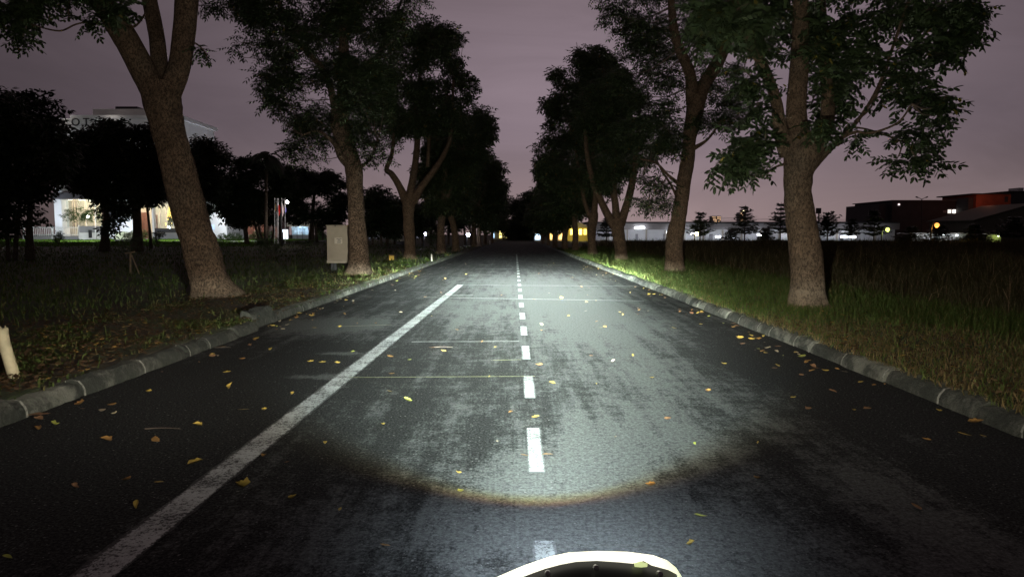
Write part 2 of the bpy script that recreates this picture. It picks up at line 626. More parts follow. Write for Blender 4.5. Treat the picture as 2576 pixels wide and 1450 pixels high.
road = mesh_obj("road", [(KL - 0.12, -12, 0), (KR + 0.12, -12, 0), (KR + 0.12, ROAD_END, 0), (KL - 0.12, ROAD_END, 0)], [(0, 1, 2, 3)], M['asphalt'])
tag(road, "dark mottled asphalt road running straight away between two rows of trees", kind='structure')


# ---- road markings: each one a painted strip 4 mm above the asphalt
def strip(name, a, b, w, mat, label, cat, group=None, ragged=0.0, n=1, z=0.004):
    a, b = Vector((a[0], a[1], 0)), Vector((b[0], b[1], 0))
    L = (b - a).length
    vs, fs = [], []
    n = max(n, 1)
    for i in range(n + 1):
        y = L * i / n
        j = lambda: (random.random() - 0.5) * ragged if 0 < i < n else 0
        vs += [(-w / 2 + j(), y, z), (w / 2 + j(), y, z)]
    for i in range(n):
        k = 2 * i
        fs.append((k, k + 1, k + 3, k + 2))
    o = mesh_obj(name, vs, fs, mat)
    o.location = a
    o.rotation_euler = (0, 0, -math.atan2(b.x - a.x, b.y - a.y))
    return tag(o, label, cat, group, 'structure')


p0, p1 = G(120, 1540), G(1158, 716)
strip("edge_line", (p0.x, p0.y), (p1.x, p1.y), 0.19, M['line'], "long worn white line slanting up the left half of the road", "road marking", n=160, ragged=0.018)
for k in range(26):
    y0 = 2.06 + 1.79 * k
    xd = 0.128 - 0.0016 * y0
    strip("centre_dash", (xd, y0), (xd, y0 + 0.90), 0.10, M['dash'],
          "short white dash of the broken line up the middle of the road", "road marking", "white centre dashes", n=9, ragged=0.006)
for (xa, ya, xb, yb, w, mt, lab) in (
        (878, 950, 1345, 947, 0.020, 'thin_yellow', "thin yellow chalk line from the white edge line to a centre dash"),
        (1235, 907, 1310, 905, 0.022, 'thin_yellow', "very short thin yellow stroke touching a centre dash on its left"),
        (1035, 860, 1305, 859, 0.030, 'thin_white', "faint thin line crossing the left lane just beyond the yellow one"),
        (845, 822, 985, 817, 0.05, 'thin_yellow', "thin yellow stroke on the pale patch left of the edge line"),
        (1070, 748, 1620, 757, 0.055, 'thin_white', "thin white line crossing both lanes near the end of the edge line"),
        (1158, 717, 1640, 720, 0.06, 'thin_white', "thin white cross line starting at the far tip of the edge line"),
        (1100, 744, 1190, 742, 0.05, 'thin_white', "short thin white stroke just behind the nearer white cross line"),
        (1180, 693, 1240, 691, 0.10, 'thin_white', "short white bar far up the left lane, nearest of four"),
        (1195, 677, 1300, 675, 0.12, 'thin_white', "long thin white bar far up the left lane, second of four"),
        (1205, 667, 1245, 665, 0.16, 'thin_white', "short white bar far up the left lane, third of four"),
        (1215, 656, 1245, 655, 0.2, 'thin_white', "short white bar far up the left lane, farthest of four"),
        (1340, 665, 1450, 668, 0.10, 'thin_white', "thin white cross line far up the right lane")):
    a, b = G(xa, ya), G(xb, yb)
    strip("thin_line", (a.x, a.y), (b.x, b.y), w, M[mt], lab, "road marking", n=12, ragged=0.006, z=0.007)


# ---- kerbs: every stone a piece of its own, pale mortar in the joints
def kerb_profile(sgn, h=0.135, w=0.17):
    # across (from the road outwards), up
    return [(0.0, -0.06), (0.004, 0.05), (0.022, h - 0.045), (0.055, h - 0.008), (0.105, h), (w, h - 0.004), (w + 0.005, -0.06)]


def kerb_stone_mesh(sgn, seed, rough=0.008, h=0.135):
    pr = kerb_profile(sgn, h)
    n = 9
    vs, fs = [], []
    r = random.Random(seed)
    chip = [(r.uniform(0, 1), r.uniform(0.02, 0.06), r.uniform(0.01, 0.03)) for _ in range(3)]
    for i in range(n + 1):
        t = i / n
        for (u, z) in pr:
            q = Vector((u * 9 + seed * 3.3, t * 5, z * 9))
            shrink = 0.012 if i in (0, n) else 0.0
            if 0.02 < u < 0.12:
                for (ct_, cw_, ca_) in chip:
                    shrink += ca_ * math.exp(-((t - ct_) / cw_) ** 2)
            q = q + Vector((0, t * 9, 0))
            vs.append((sgn * (u + shrink) + sgn * rough * mnoise.noise(q), t, z - shrink + rough * 1.5 * mnoise.noise(q + Vector((5, 1, 2)))))
    k = len(pr)
    for i in range(n):
        for j in range(k - 1):
            a = i * k + j
            q = (a, a + 1, a + k + 1, a + k)
            fs.append(q if sgn < 0 else q[::-1])
    fs.append(tuple(range(k)) if sgn > 0 else tuple(range(k - 1, -1, -1)))
    e = [n * k + j for j in range(k)]
    fs.append(tuple(e[::-1]) if sgn > 0 else tuple(e))
    me = bpy.data.meshes.new("kerb_stone")
    me.from_pydata(vs, [], fs)
    me.materials.append(M['kerb'])
    me.polygons.foreach_set('use_smooth', np.ones(len(me.polygons), dtype=bool))
    me.set_sharp_from_angle(angle=R(50))
    return me


def mortar_mesh(sgn):
    pr = kerb_profile(sgn)
    vs = [(sgn * (u + (0.004 if u < 0.1 else -0.004)), y, z - 0.003) for y in (0, 1) for (u, z) in pr]
    k = len(pr)
    fs = [((j, j + 1, j + 1 + k, j + k) if sgn < 0 else (j + k, j + 1 + k, j + 1, j)) for j in range(k - 1)]
    me = bpy.data.meshes.new("mortar_joint")
    me.from_pydata(vs, [], fs)
    me.materials.append(M['mortar'])
    return me


def build_kerb(name, sgn, x_at, y0, y1, lens, seed, label):
    root = empty(name, (x_at(y0), y0, 0))
    tag(root, label, kind='structure')
    meshes = [kerb_stone_mesh(sgn, seed + i, 0.014) for i in range(9)]
    mj = mortar_mesh(sgn)
    r = random.Random(seed)
    y = y0
    while y < y1:
        L = r.choice(lens) * r.uniform(0.93, 1.07)
        o = bpy.data.objects.new("kerb_stone", r.choice(meshes))
        COL.objects.link(o)
        o.parent = root
        o.location = (x_at(y) - x_at(y0) + r.uniform(-0.014, 0.014), y - y0, r.uniform(-0.016, 0.008))
        o.rotation_euler = (0, r.uniform(-0.03, 0.03), r.uniform(-0.010, 0.010) - math.atan((x_at(y + 1) - x_at(y))))
        o.scale = (1, L - 0.008, 1)
        if r.random() < 0.8:
            m = bpy.data.objects.new("mortar_joint", mj)
            COL.objects.link(m)
            m.parent = root
            m.location = (x_at(y) - x_at(y0), y + L - 0.012 - y0, 0.0)
            m.scale = (1, 0.024, 1)
        y += L
    # the receding remainder: too far to tell the stones apart
    vs, fs = [], []
    k = 7
    ys = np.linspace(y, ROAD_END, 30)
    for t in ys:
        vs += [(x_at(t) - x_at(y0) + sgn * u, t - y0, z) for (u, z) in kerb_profile(sgn)]
    for i in range(len(ys) - 1):
        for j in range(k - 1):
            a = i * k + j
            q = (a, a + 1, a + k + 1, a + k)
            fs.append(q if sgn < 0 else q[::-1])
    o = mesh_obj("far_kerb_run", vs, fs, M['kerb'], root, world=False)
    o['kind'] = 'stuff'
    return root


build_kerb("kerb_right", 1, lambda y: KR, 1.0, 46, (0.45, 0.85, 0.62), 11, "stained concrete kerb along the right side of the road")
build_kerb("kerb_left", -1, lambda y: KL - 0.13 - 0.001 * max(0, y - 10), 10.0, 48, (0.95, 0.8, 0.5), 37, "worn concrete kerb along the left side beyond the broken corner stone")
# the nearer stretch of the left kerb stands a hand further into the road and ends at a gap
root = empty("kerb_left_near", (KL + 0.02, 1.0, 0))
tag(root, "mossy concrete kerb along the near left side, ending at a gap", kind='structure')
kmesh = [kerb_stone_mesh(-1, 70 + i, 0.020) for i in range(7)]
kmj = mortar_mesh(-1)
yk = 1.0
rk = random.Random(4)
while yk < 9.55:
    L = min(rk.choice((0.95, 0.7, 0.5)) * rk.uniform(0.95, 1.05), 9.75 - yk)
    o = bpy.data.objects.new("kerb_stone", rk.choice(kmesh)); COL.objects.link(o); o.parent = root
    o.location = (rk.uniform(-0.012, 0.008), yk - 1.0, rk.uniform(-0.012, 0.01)); o.scale = (1, L - 0.004, 1)
    o.rotation_euler = (0, rk.uniform(-0.03, 0.05), rk.uniform(-0.012, 0.012))
    if yk + L < 9.5 and rk.random() < 0.7:
        m = bpy.data.objects.new("mortar_joint", kmj); COL.objects.link(m); m.parent = root
        m.location = (0, yk + L - 0.012 - 1.0, 0); m.scale = (1, 0.022, 1)
    yk += L
# broken corner stone that sticks up at the gap
bs = kerb_stone_mesh(-1, 99, 0.045, 0.24)
o = bpy.data.objects.new("broken_kerb_stone", bs); COL.objects.link(o)
o.location = (KL - 0.16, 9.98, 0.0); o.scale = (1.25, 0.75, 1.0); o.rotation_euler = (0.02, -0.06, -0.08)
tag(o, "chipped upright kerb stone standing proud at the gap in the left kerb", "kerb stone")


# ---- grass and litter (nobody could count it)
def blades(name, xy, h, w, mat, lean=0.45, parent=None, zoff=-0.01, stuff=True):
    n = len(xy)
    z = np.maximum(ground_z(xy[:, 0], xy[:, 1]), 0.118) + zoff
    a = rng.uniform(0, 2 * math.pi, n)
    b = rng.uniform(0, 2 * math.pi, n)
    ln = h * rng.uniform(0.05, lean, n)
    dx, dy = np.cos(a) * w / 2, np.sin(a) * w / 2
    base = np.stack([xy[:, 0], xy[:, 1], z], 1)
    v0 = base + np.stack([dx, dy, np.zeros(n)], 1)
    v1 = base - np.stack([dx, dy, np.zeros(n)], 1)
    mid = base + np.stack([np.cos(b) * ln * 0.35, np.sin(b) * ln * 0.35, h * 0.6], 1)
    m0 = mid + np.stack([dx, dy, np.zeros(n)], 1) * 0.7
    m1 = mid - np.stack([dx, dy, np.zeros(n)], 1) * 0.7
    tip = base + np.stack([np.cos(b) * ln, np.sin(b) * ln, h * (1 - 0.25 * (ln / np.maximum(h, 1e-6)))], 1)
    V = np.stack([v0, v1, m0, m1, tip], 1).reshape(-1, 3)
    i = np.arange(n)[:, None] * 5
    Fa = np.concatenate([i + np.array([[0, 1, 3]]), i + np.array([[0, 3, 2]]), i + np.array([[2, 3, 4]])], 0)
    o = mesh_obj(name, V, Fa, mat)
    return tag(o, kind='stuff')


def scatter(n, x0, x1, y0, y1, p=1.0):
    """denser near the camera: density falls with distance"""
    u = rng.random(n)
    y = y0 * (y1 / y0) ** (u ** p)
    x = rng.uniform(x0, x1, n)
    return np.stack([x, y], 1)


def noise_keep(xy, scale, lo, hi, seed=0.0):
    v = np.array([mnoise.noise(Vector((a * scale + seed, b * scale, seed))) for a, b in xy]) * 0.5 + 0.5
    return rng.random(len(xy)) < sstep(lo, hi, v)


# right verge: short green grass, straw along the kerb near the camera
xy = scatter(60000, KR + 0.13, 7.2, 4.0, 60)
near = sstep(8.6, 10.6, xy[:, 1] + (xy[:, 0] - 4.4) * 0.9 + rng.normal(0, 0.5, len(xy)))
keep = rng.random(len(xy)) < (0.08 + 0.92 * near)
xy = xy[keep]
h = rng.uniform(0.06, 0.16, len(xy)) * (1 + 0.9 * sstep(4.6, 6.5, xy[:, 0])) * (0.8 + 0.01 * xy[:, 1])
tag(blades("verge_grass", xy, h, 0.008 + 0.0006 * xy[:, 1], M['grass'], 0.8), "short green grass on the right verge around the tree trunks", "grass")
xy = scatter(50000, KR + 0.09, 7.6, 3.2, 14)
far_ = sstep(11.0, 8.5, xy[:, 1] + (xy[:, 0] - 4.6) * 0.8)
edge_ = np.exp(-((xy[:, 0] - KR - 0.2) / 0.25) ** 2)
xy = xy[rng.random(len(xy)) < np.maximum(far_, edge_ * 0.8)]
tag(blades("dry_grass", xy, rng.uniform(0.03, 0.10, len(xy)), 0.010, M['straw'], 1.6), "matted straw-coloured dry grass by the near right kerb", "grass")
# the field of tall weeds behind the right-hand trees
xy = scatter(95000, 6.0, 30, 5.0, 75)
xy[:, 0] = 6.2 + (xy[:, 0] - 6.0) * (0.25 + xy[:, 1] / 26.0)
lim = 6.3 + 1.2 * rng.random(len(xy)) + 1.4 * sstep(11, 6, xy[:, 1])
xy = xy[xy[:, 0] > lim]
nz_ = np.array([mnoise.noise(Vector((a * 0.5, b * 0.35, 0.3))) for a, b in xy])
hh = (0.93 + 0.22 * nz_) * np.minimum(1.12, 0.45 + (xy[:, 0] - 6.2) * 0.28) * rng.uniform(0.55, 1.03, len(xy))
tag(blades("field_weeds", xy, hh, 0.008 + 0.0006 * xy[:, 1], M['weed'], 0.85), "tall dark weeds filling the field behind the right trees", "weeds")
# left lawn and verge
xy = scatter(52000, -30, KL - 0.2, 4.0, 70)
xy[:, 0] = KL - 0.2 - (KL - 0.2 - xy[:, 0]) * (0.22 + xy[:, 1] / 22.0)
bare = np.exp(-((xy[:, 0] + 5.0) / 1.9) ** 4) * sstep(22, 13, xy[:, 1])
k = (rng.random(len(xy)) > bare * 0.93)
xy = xy[k]
tag(blades("lawn_grass", xy, rng.uniform(0.05, 0.15, len(xy)) * (0.9 + 0.012 * xy[:, 1]), 0.010 + 0.0008 * xy[:, 1], M['grass'], 0.8), "dark lawn grass on the left beyond the roadside trees", "grass")
xy = scatter(26000, KL - 2.4, KL - 0.12, 5.0, 34)
xy = xy[noise_keep(xy, 0.9, 0.42, 0.62, 3.0)]
xy[:, 0] -= 0.13 * (xy[:, 1] > 9.9)
tag(blades("kerbside_weeds", xy, rng.uniform(0.02, 0.07, len(xy)), 0.022, M['grass'], 1.6), "low green weeds creeping along the left kerb", "weeds")


xy = np.stack([rng.uniform(-64, -22, 26000), rng.uniform(56, 84, 26000)], 1)
tag(blades("garden_lawn", xy, rng.uniform(0.06, 0.16, len(xy)), 0.07, M['lawn'], 0.8), "lit green garden lawn in front of the white building", "grass")


def flat_bits(name, xy, size, mat, up=0.02):
    n = len(xy)
    z = ground_z(xy[:, 0], xy[:, 1])
    a = rng.uniform(0, 2 * math.pi, n)
    s = size * rng.uniform(0.6, 1.3, n)
    asp = rng.uniform(0.25, 0.5, n)
    ux, uy = np.cos(a) * s, np.sin(a) * s
    vx, vy = -np.sin(a) * s * asp, np.cos(a) * s * asp
    t1, t2 = rng.uniform(-0.35, 0.35, n) * s, rng.uniform(-0.3, 0.3, n) * s
    c = np.stack([xy[:, 0], xy[:, 1], z + up + rng.uniform(0, 0.025, n)], 1)
    zz = np.zeros(n)
    U = np.stack([ux, uy, t1], 1); Wv = np.stack([vx, vy, t2], 1)
    V = np.stack([c - U, c - U * 0.2 - Wv, c + U, c + U * 0.2 + Wv, c + np.stack([zz, zz, s * 0.15], 1)], 1).reshape(-1, 3)
    i = np.arange(n)[:, None] * 5
    Fa = np.concatenate([i + np.array([[q, w, 4]]) for q, w in ((0, 1), (1, 2), (2, 3), (3, 0))], 0)
    return tag(mesh_obj(name, V, Fa, mat), kind='stuff')


xy = np.concatenate([scatter(15000, -8.2, KL - 0.18, 3.6, 26), scatter(4500, KR + 0.2, 6.5, 3.5, 20)])
k = rng.random(len(xy)) < np.where(xy[:, 0] < 0, sstep(-8.4, -5.6, xy[:, 0] - 0.05 * xy[:, 1]), 0.7)
tag(flat_bits("leaf_litter", xy[k], 0.034, M['litter']), "brown leaf litter strewn over the verges by the kerbs", "leaf litter")
# ================================================================== TREES
def frond_template(r, pairs=5, length=0.34, leaflet=0.12, width=0.040, hexa=False):
    """one pinnate leaf along +x, drooping"""
    vs, fs = [], []

    def leaflet_at(p, d, n, L, W):
        d = d.normalized(); s = d.cross(n).normalized()
        k = len(vs)
        sag = Vector((0, 0, -0.12 * L))
        if hexa:
            vs.extend([p, p + d * L * 0.28 + s * W / 2, p + d * L * 0.78 + s * W * 0.45 + sag * 0.5, p + d * L + sag, p + d * L * 0.78 - s * W * 0.45 + sag * 0.5, p + d * L * 0.28 - s * W / 2])
            fs.extend([(k, k + 1, k + 5), (k + 1, k + 2, k + 5), (k + 2, k + 4, k + 5), (k + 2, k + 3, k + 4)])
        else:
            vs.extend([p, p + d * L * 0.5 + s * W / 2, p + d * L + sag, p + d * L * 0.5 - s * W / 2])
            fs.extend([(k, k + 1, k + 3), (k + 1, k + 2, k + 3)])

    dr = r.uniform(0.15, 0.55)
    for i in range(pairs):
        t = (i + 0.8) / pairs
        p = Vector((length * t, 0, -dr * length * t * t))
        tang = Vector((1, 0, -2 * dr * t)).normalized()
        for sgn in (-1, 1):
            d = tang * 0.55 + Vector((0, sgn, 0)) + Vector((0, 0, r.uniform(-0.5, 0.1)))
            n = Vector((r.uniform(-0.25, 0.25), sgn * r.uniform(-0.1, 0.4), 1))
            leaflet_at(p, d, n, leaflet * r.uniform(0.8, 1.15), width * r.uniform(0.85, 1.15))
    p = Vector((length, 0, -dr * length))
    leaflet_at(p, Vector((1, 0, -1.2 * dr)), Vector((0.1, 0.1, 1)), leaflet, width)
    return np.array([tuple(v) for v in vs]), np.array(fs)


def rosette_template(seed, n=7, **kw):
    r = random.Random(seed)
    V, F, c = [], [], 0
    for i in range(n):
        v, f = frond_template(r, **kw)
        a = 2 * math.pi * (i + r.random() * 0.7) / n
        e = r.uniform(-0.75, 0.6)
        m = np.array(Matrix.Rotation(a, 3, 'Z') @ Matrix.Rotation(-e, 3, 'Y') @ Matrix.Rotation(r.uniform(-0.5, 0.5), 3, 'X'))
        V.append(v @ m.T); F.append(f + c); c += len(v)
    return np.concatenate(V), np.concatenate(F)


ROS = {
    'hi': [rosette_template(s, 7, pairs=5, length=0.34, leaflet=0.120, width=0.050, hexa=True) for s in range(5)],
    'mid': [rosette_template(20 + s, 7, pairs=5, length=0.36, leaflet=0.125, width=0.045) for s in range(5)],
    'low': [rosette_template(40 + s, 6, pairs=3, length=0.36, leaflet=0.19, width=0.075) for s in range(5)],
    'far': [rosette_template(60 + s, 6, pairs=2, length=0.42, leaflet=0.30, width=0.13) for s in range(5)],
}


def place_rosettes(lod, pts, scale):
    Vs, Fs, c = [], [], 0
    pts = np.asarray(pts, float)
    if len(pts) == 0:
        return np.zeros((0, 3)), np.zeros((0, 3), int)
    which = rng.integers(0, 5, len(pts))
    for t in range(5):
        p = pts[which == t]
        if len(p) == 0:
            continue
        v, f = ROS[lod][t]
        n = len(p)
        a = rng.uniform(0, 2 * math.pi, n); b = rng.normal(0, 0.35, n)
        ca, sa, cb, sb = np.cos(a), np.sin(a), np.cos(b), np.sin(b)
        Rm = np.zeros((n, 3, 3))
        Rm[:, 0, 0] = ca; Rm[:, 0, 1] = -sa * cb; Rm[:, 0, 2] = sa * sb
        Rm[:, 1, 0] = sa; Rm[:, 1, 1] = ca * cb; Rm[:, 1, 2] = -ca * sb
        Rm[:, 2, 1] = sb; Rm[:, 2, 2] = cb
        s = scale * rng.uniform(0.75, 1.2, n)
        W = np.einsum('nij,kj->nki', Rm, v) * s[:, None, None] + p[:, None, :]
        Vs.append(W.reshape(-1, 3))
        Fs.append((f[None] + (np.arange(n) * len(v))[:, None, None]).reshape(-1, 3) + c)
        c += n * len(v)
    return np.concatenate(Vs), np.concatenate(Fs)


def in_poly(pt, poly):
    x, y = pt[:, 0], pt[:, 1]
    res = np.zeros(len(x), bool)
    n = len(poly)
    for i in range(n):
        x0, y0 = poly[i]; x1, y1 = poly[(i + 1) % n]
        c = ((y0 > y) != (y1 > y))
        xi = (x1 - x0) * (y - y0) / ((y1 - y0) if y1 != y0 else 1e-9) + x0
        res ^= c & (x < xi)
    return res


def clumps_from_poly(poly, d, n, thick, hang=0.0):
    """clump centres inside a crown outline, spread through the crown's depth"""
    poly = np.array(poly, float)
    lo, hi = poly.min(0), poly.max(0)
    out = []
    while len(out) < n:
        c = rng.uniform(lo, hi, (64, 2))
        c = c[in_poly(c, poly)]
        for q in c:
            out.append((q[0], q[1], d + np.clip(rng.normal(0, 0.45), -1, 1) * thick))
    return [P(*q) for q in out[:n]]


def grow_crown(root, clumps, per, radius, lod, scale, mat, limbs, poly=None, twig_r=0.02, twigs=True, flat=0.7, margin=True):
    """leaf rosettes round clump centres, twigs from the limbs to them"""
    pts = []
    lp = np.array([tuple(p) for l in limbs for p in l]) if limbs else None
    mb = MB()
    for c in clumps:
        n = max(1, int(per * rng.uniform(0.6, 1.4)))
        rr = radius * rng.uniform(0.65, 1.3)
        q = rng.normal(0, 1, (n, 3))
        q = q / np.maximum(np.linalg.norm(q, axis=1, keepdims=True), 1e-6) * (rng.random((n, 1)) ** 0.45)
        q = q * np.array([rr, rr, rr * flat]) + np.array(c)
        if poly is not None:
            pr = proj(q)
            q = q[in_poly(pr, poly)]
        pts.append(q)
        if lp is not None and twigs:
            dd = np.linalg.norm(lp - np.array(c), axis=1) + np.maximum(0, lp[:, 2] - c[2]) * 1.5
            a = Vector(lp[int(np.argmin(dd))]); b = Vector(c)
            L = (b - a).length
            if 0.05 < L < 6:
                m = a.lerp(b, 0.5) + Vector((rng.normal(0, 0.1 * L), rng.normal(0, 0.1 * L), -0.10 * L + rng.normal(0, 0.06 * L)))
                li, ra = smooth_line([a, m, b], [twig_r * (0.5 + 0.22 * L), twig_r * (0.4 + 0.12 * L), twig_r * 0.4], 3)
                mb.tube(li, ra, 5)
            for k in range(0, len(q), 3):
                mb.tube([c, Vector(q[k])], [twig_r * 0.35, twig_r * 0.18], 3, caps=False)
    pts = np.concatenate(pts)
    V, F = place_rosettes(lod, pts, scale)
    mesh_obj("crown", V, F, mat, root)
    if mb.v:
        mb.build("branches", M['twig'], root, smooth=True)["kind"] = "stuff"


def trunk_line(profile, d, dlean=0.0):
    """profile: (px, py, width px) going up; distances in metres at d"""
    pts, rad = [], []
    y0, y1 = profile[0][1], profile[-1][1]
    for (px, py, w) in profile:
        t = (y0 - py) / max(1e-6, (y0 - y1))
        dd = d + dlean * t
        pts.append(P(px, py, dd)); rad.append(w / 2 / FPX * dd)
    return pts, rad


def roadside_tree(label, d, trunk, limbs, bark, crown_fn, seg=18, group="trees lining the road", name="roadside_tree", sink=0.25, lean=0.0):
    pts, rad = trunk_line(trunk, d, lean)
    base = pts[0].copy()
    gz = float(ground_z(base.x, base.y))
    root = empty(name, (base.x, base.y, gz))
    tag(root, label, "tree", group)
    # carry the trunk below the soil, with a root flare
    foot = Vector((base.x + (base.x - pts[1].x) * 0.2, base.y, min(base.z, gz) - sink))
    pts = [foot] + pts; rad = [rad[0] * 1.18] + [rad[0] * 1.06] + rad[1:]
    li, ra = smooth_line(pts, rad, 9)
    MB().tube(li, ra, seg + 6, bump=0.12, seed=d, flare=gz).build("trunk", bark, root, smooth=True)
    all_l = [li[len(li) // 2:]]
    for prof, dl in limbs:
        p2, r2 = [], []
        for (px, py, w, do) in prof:
            p2.append(P(px, py, d + do)); r2.append(w / 2 / FPX * (d + do))
        l2, q2 = smooth_line(p2, r2, 5)
        MB().tube(l2, q2, max(8, seg - 6), bump=0.07, seed=d + dl).build("limb", bark, root, smooth=True)
        all_l.append(l2)
    if crown_fn:
        crown_fn(root, all_l)
    return root


def poly_crown(poly, d, n, per, radius, lod, scale, mat, thick, holes=(), **kw):
    def fn(root, limbs):
        cl = clumps_from_poly(poly, d, n, thick)
        if holes:
            pr = proj(np.array([tuple(c) for c in cl]))
            cl = [c for c, q in zip(cl, pr) if not any(((q[0] - h[0]) / h[2]) ** 2 + ((q[1] - h[1]) / h[3]) ** 2 < 1 for h in holes)]
        grow_crown(root, cl, per, radius, lod, scale, mat, limbs, poly=poly, **kw)
    return fn


def ellipse_crown(ells, d, lod, scale, mat, thick, density=1.0, **kw):
    """clumps given one by one: px, py, rx, ry, number of rosettes, distance offset"""
    def fn(root, limbs):
        cl, pts = [], []
        lp = np.array([tuple(p) for l in limbs for p in l])
        mb = MB()
        for (px, py, rx, ry, n, do) in ells:
            n = max(2, int(n * density))
            c = P(px, py, d + do)
            q = rng.normal(0, 1, (n, 3))
            q = q / np.linalg.norm(q, axis=1, keepdims=True) * (rng.random((n, 1)) ** 0.5)
            s = (d + do) / FPX
            q = q * np.array([rx * s, max(rx, ry) * s * thick, ry * s]) + np.array(c)
            pts.append(q)
            dd = np.linalg.norm(lp - np.array(c), axis=1)
            a = Vector(lp[int(np.argmin(dd))])
            L = (c - a).length
            if 0.1 < L < 4:
                m = a.lerp(c, 0.5) + Vector((0, 0, -0.12 * L))
                li, ra = smooth_line([a, m, c], [0.012 + 0.008 * L, 0.010 + 0.004 * L, 0.008], 4)
                mb.tube(li, ra, 6)
            for k in range(0, n, 2):
                e = Vector(q[k]); mid = c.lerp(e, 0.5) + Vector((0, 0, 0.05))
                mb.tube([c, mid, e], [0.008, 0.006, 0.004], 4, caps=False)
        V, F = place_rosettes(lod, np.concatenate(pts), scale)
        mesh_obj("crown", V, F, mat, root)
        mb.build("branches", M['twig'], root, smooth=True)["kind"] = "stuff"
    return fn


# ---- right row, nearest first
roadside_tree(
    "big tree nearest on the right, thick straight trunk with old whitewash at its foot", 11.6,
    [(2034, 778, 80), (2030, 718, 77), (2024, 618, 73), (2014, 551, 72), (2006, 485, 66), (2009, 430, 72), (2020, 375, 92), (2022, 335, 92)],
    [([(1985, 385, 52, 0), (1962, 320, 34, -0.1), (1950, 249, 27, -0.2), (1920, 170, 24, -0.3), (1888, 112, 22, -0.5), (1850, 20, 18, -0.7), (1830, -120, 14, -0.9)], 1),
     ([(2012, 370, 60, 0), (2002, 280, 48, 0.1), (2011, 150, 43, 0.3), (2013, 40, 38, 0.4), (2015, -120, 28, 0.5), (2025, -260, 18, 0.5)], 2),
     ([(2036, 392, 56, 0.02), (2080, 300, 34, 0.3), (2074, 160, 26, 0.5), (2063, 0, 24, 0.7), (2060, -160, 18, 0.9)], 3),
     ([(2030, 420, 40, 0), (2068, 386, 28, 0.05), (2098, 364, 14, 0.1), (2158, 302, 9, 0.2), (2211, 213, 8, 0.3), (2261, 71, 7, 0.4), (2300, -40, 6, 0.4)], 4),
     ([(2110, 352, 8, 0.1), (2150, 332, 7, 0), (2193, 334, 6, -0.2), (2257, 309, 5, -0.3), (2293, 263, 4, -0.4)], 5),
     ([(2128, 318, 5, 0.2), (2180, 325, 4, 0.2), (2235, 343, 4, 0.3), (2280, 360, 3, 0.3)], 6),
     ([(2150, 305, 6, 0.2), (2190, 270, 5, 0.5), (2230, 190, 5, 0.7), (2290, 130, 4, 0.8), (2350, 60, 4, 0.9)], 7),
     ([(1978, 362, 10, 0), (1940, 358, 6, -0.2), (1905, 368, 5, -0.3), (1870, 372, 4, -0.4)], 8),
     ([(1985, 410, 8, 0), (1950, 420, 5, -0.2), (1913, 444, 4, -0.3), (1870, 438, 3, -0.4)], 9)],
    M['bark_wash'],
    ellipse_crown([
        (1835, 45, 75, 50, 34, -0.8), (1755, 20, 55, 45, 18, -0.9), (1780, 80, 40, 25, 9, -0.8), (1905, 60, 70, 55, 34, -0.4), (1950, -60, 150, 70, 60, -0.3), (1930, 130, 35, 25, 7, -0.4),
        (2000, 60, 70, 60, 26, 0.6), (2060, 110, 50, 50, 20, 0.2), (2110, 60, 75, 55, 34, 0.5), (2155, 130, 55, 40, 22, 0.6), (2050, 205, 40, 40, 10, 0.5), (2100, 255, 42, 50, 20, 0.5),
        (2062, 312, 34, 20, 8, -0.5), (2118, 195, 40, 40, 12, 0.3), (2100, -80, 180, 80, 80, 0.6),
        (2340, 25, 100, 45, 40, 0.5), (2405, 95, 55, 40, 24, 0.6), (2440, 20, 42, 50, 22, 0.4), (2240, 20, 60, 40, 18, 0.8), (2310, 115, 40, 25, 8, 0.3), (2330, -90, 140, 60, 50, 0.5), (2380, 140, 35, 16, 6, 0.6),
        (2235, 160, 38, 25, 9, 0.3), (2275, 195, 50, 28, 14, 0.2), (2325, 235, 45, 24, 12, 0), (2368, 262, 28, 28, 8, -0.2), (2250, 235, 25, 12, 3, 0.2), (2345, 290, 30, 18, 5, -0.2),
        (2290, 330, 52, 24, 10, 0.2), (2315, 372, 42, 28, 9, 0.3), (2255, 400, 22, 18, 3, 0.2), (2330, 415, 28, 14, 3, 0.3), (2155, 350, 20, 16, 2, 0.1),
        (1885, 190, 42, 35, 16, -0.5), (1880, 365, 42, 40, 20, -0.4), (1845, 405, 45, 35, 20, -0.5), (1925, 325, 30, 16, 5, -0.3), (1905, 425, 18, 12, 2, -0.3), (1905, 260, 30, 30, 8, -0.2)],
        11.6, 'hi', 0.92, M['leaf_near'], 0.9, density=0.52), seg=24)

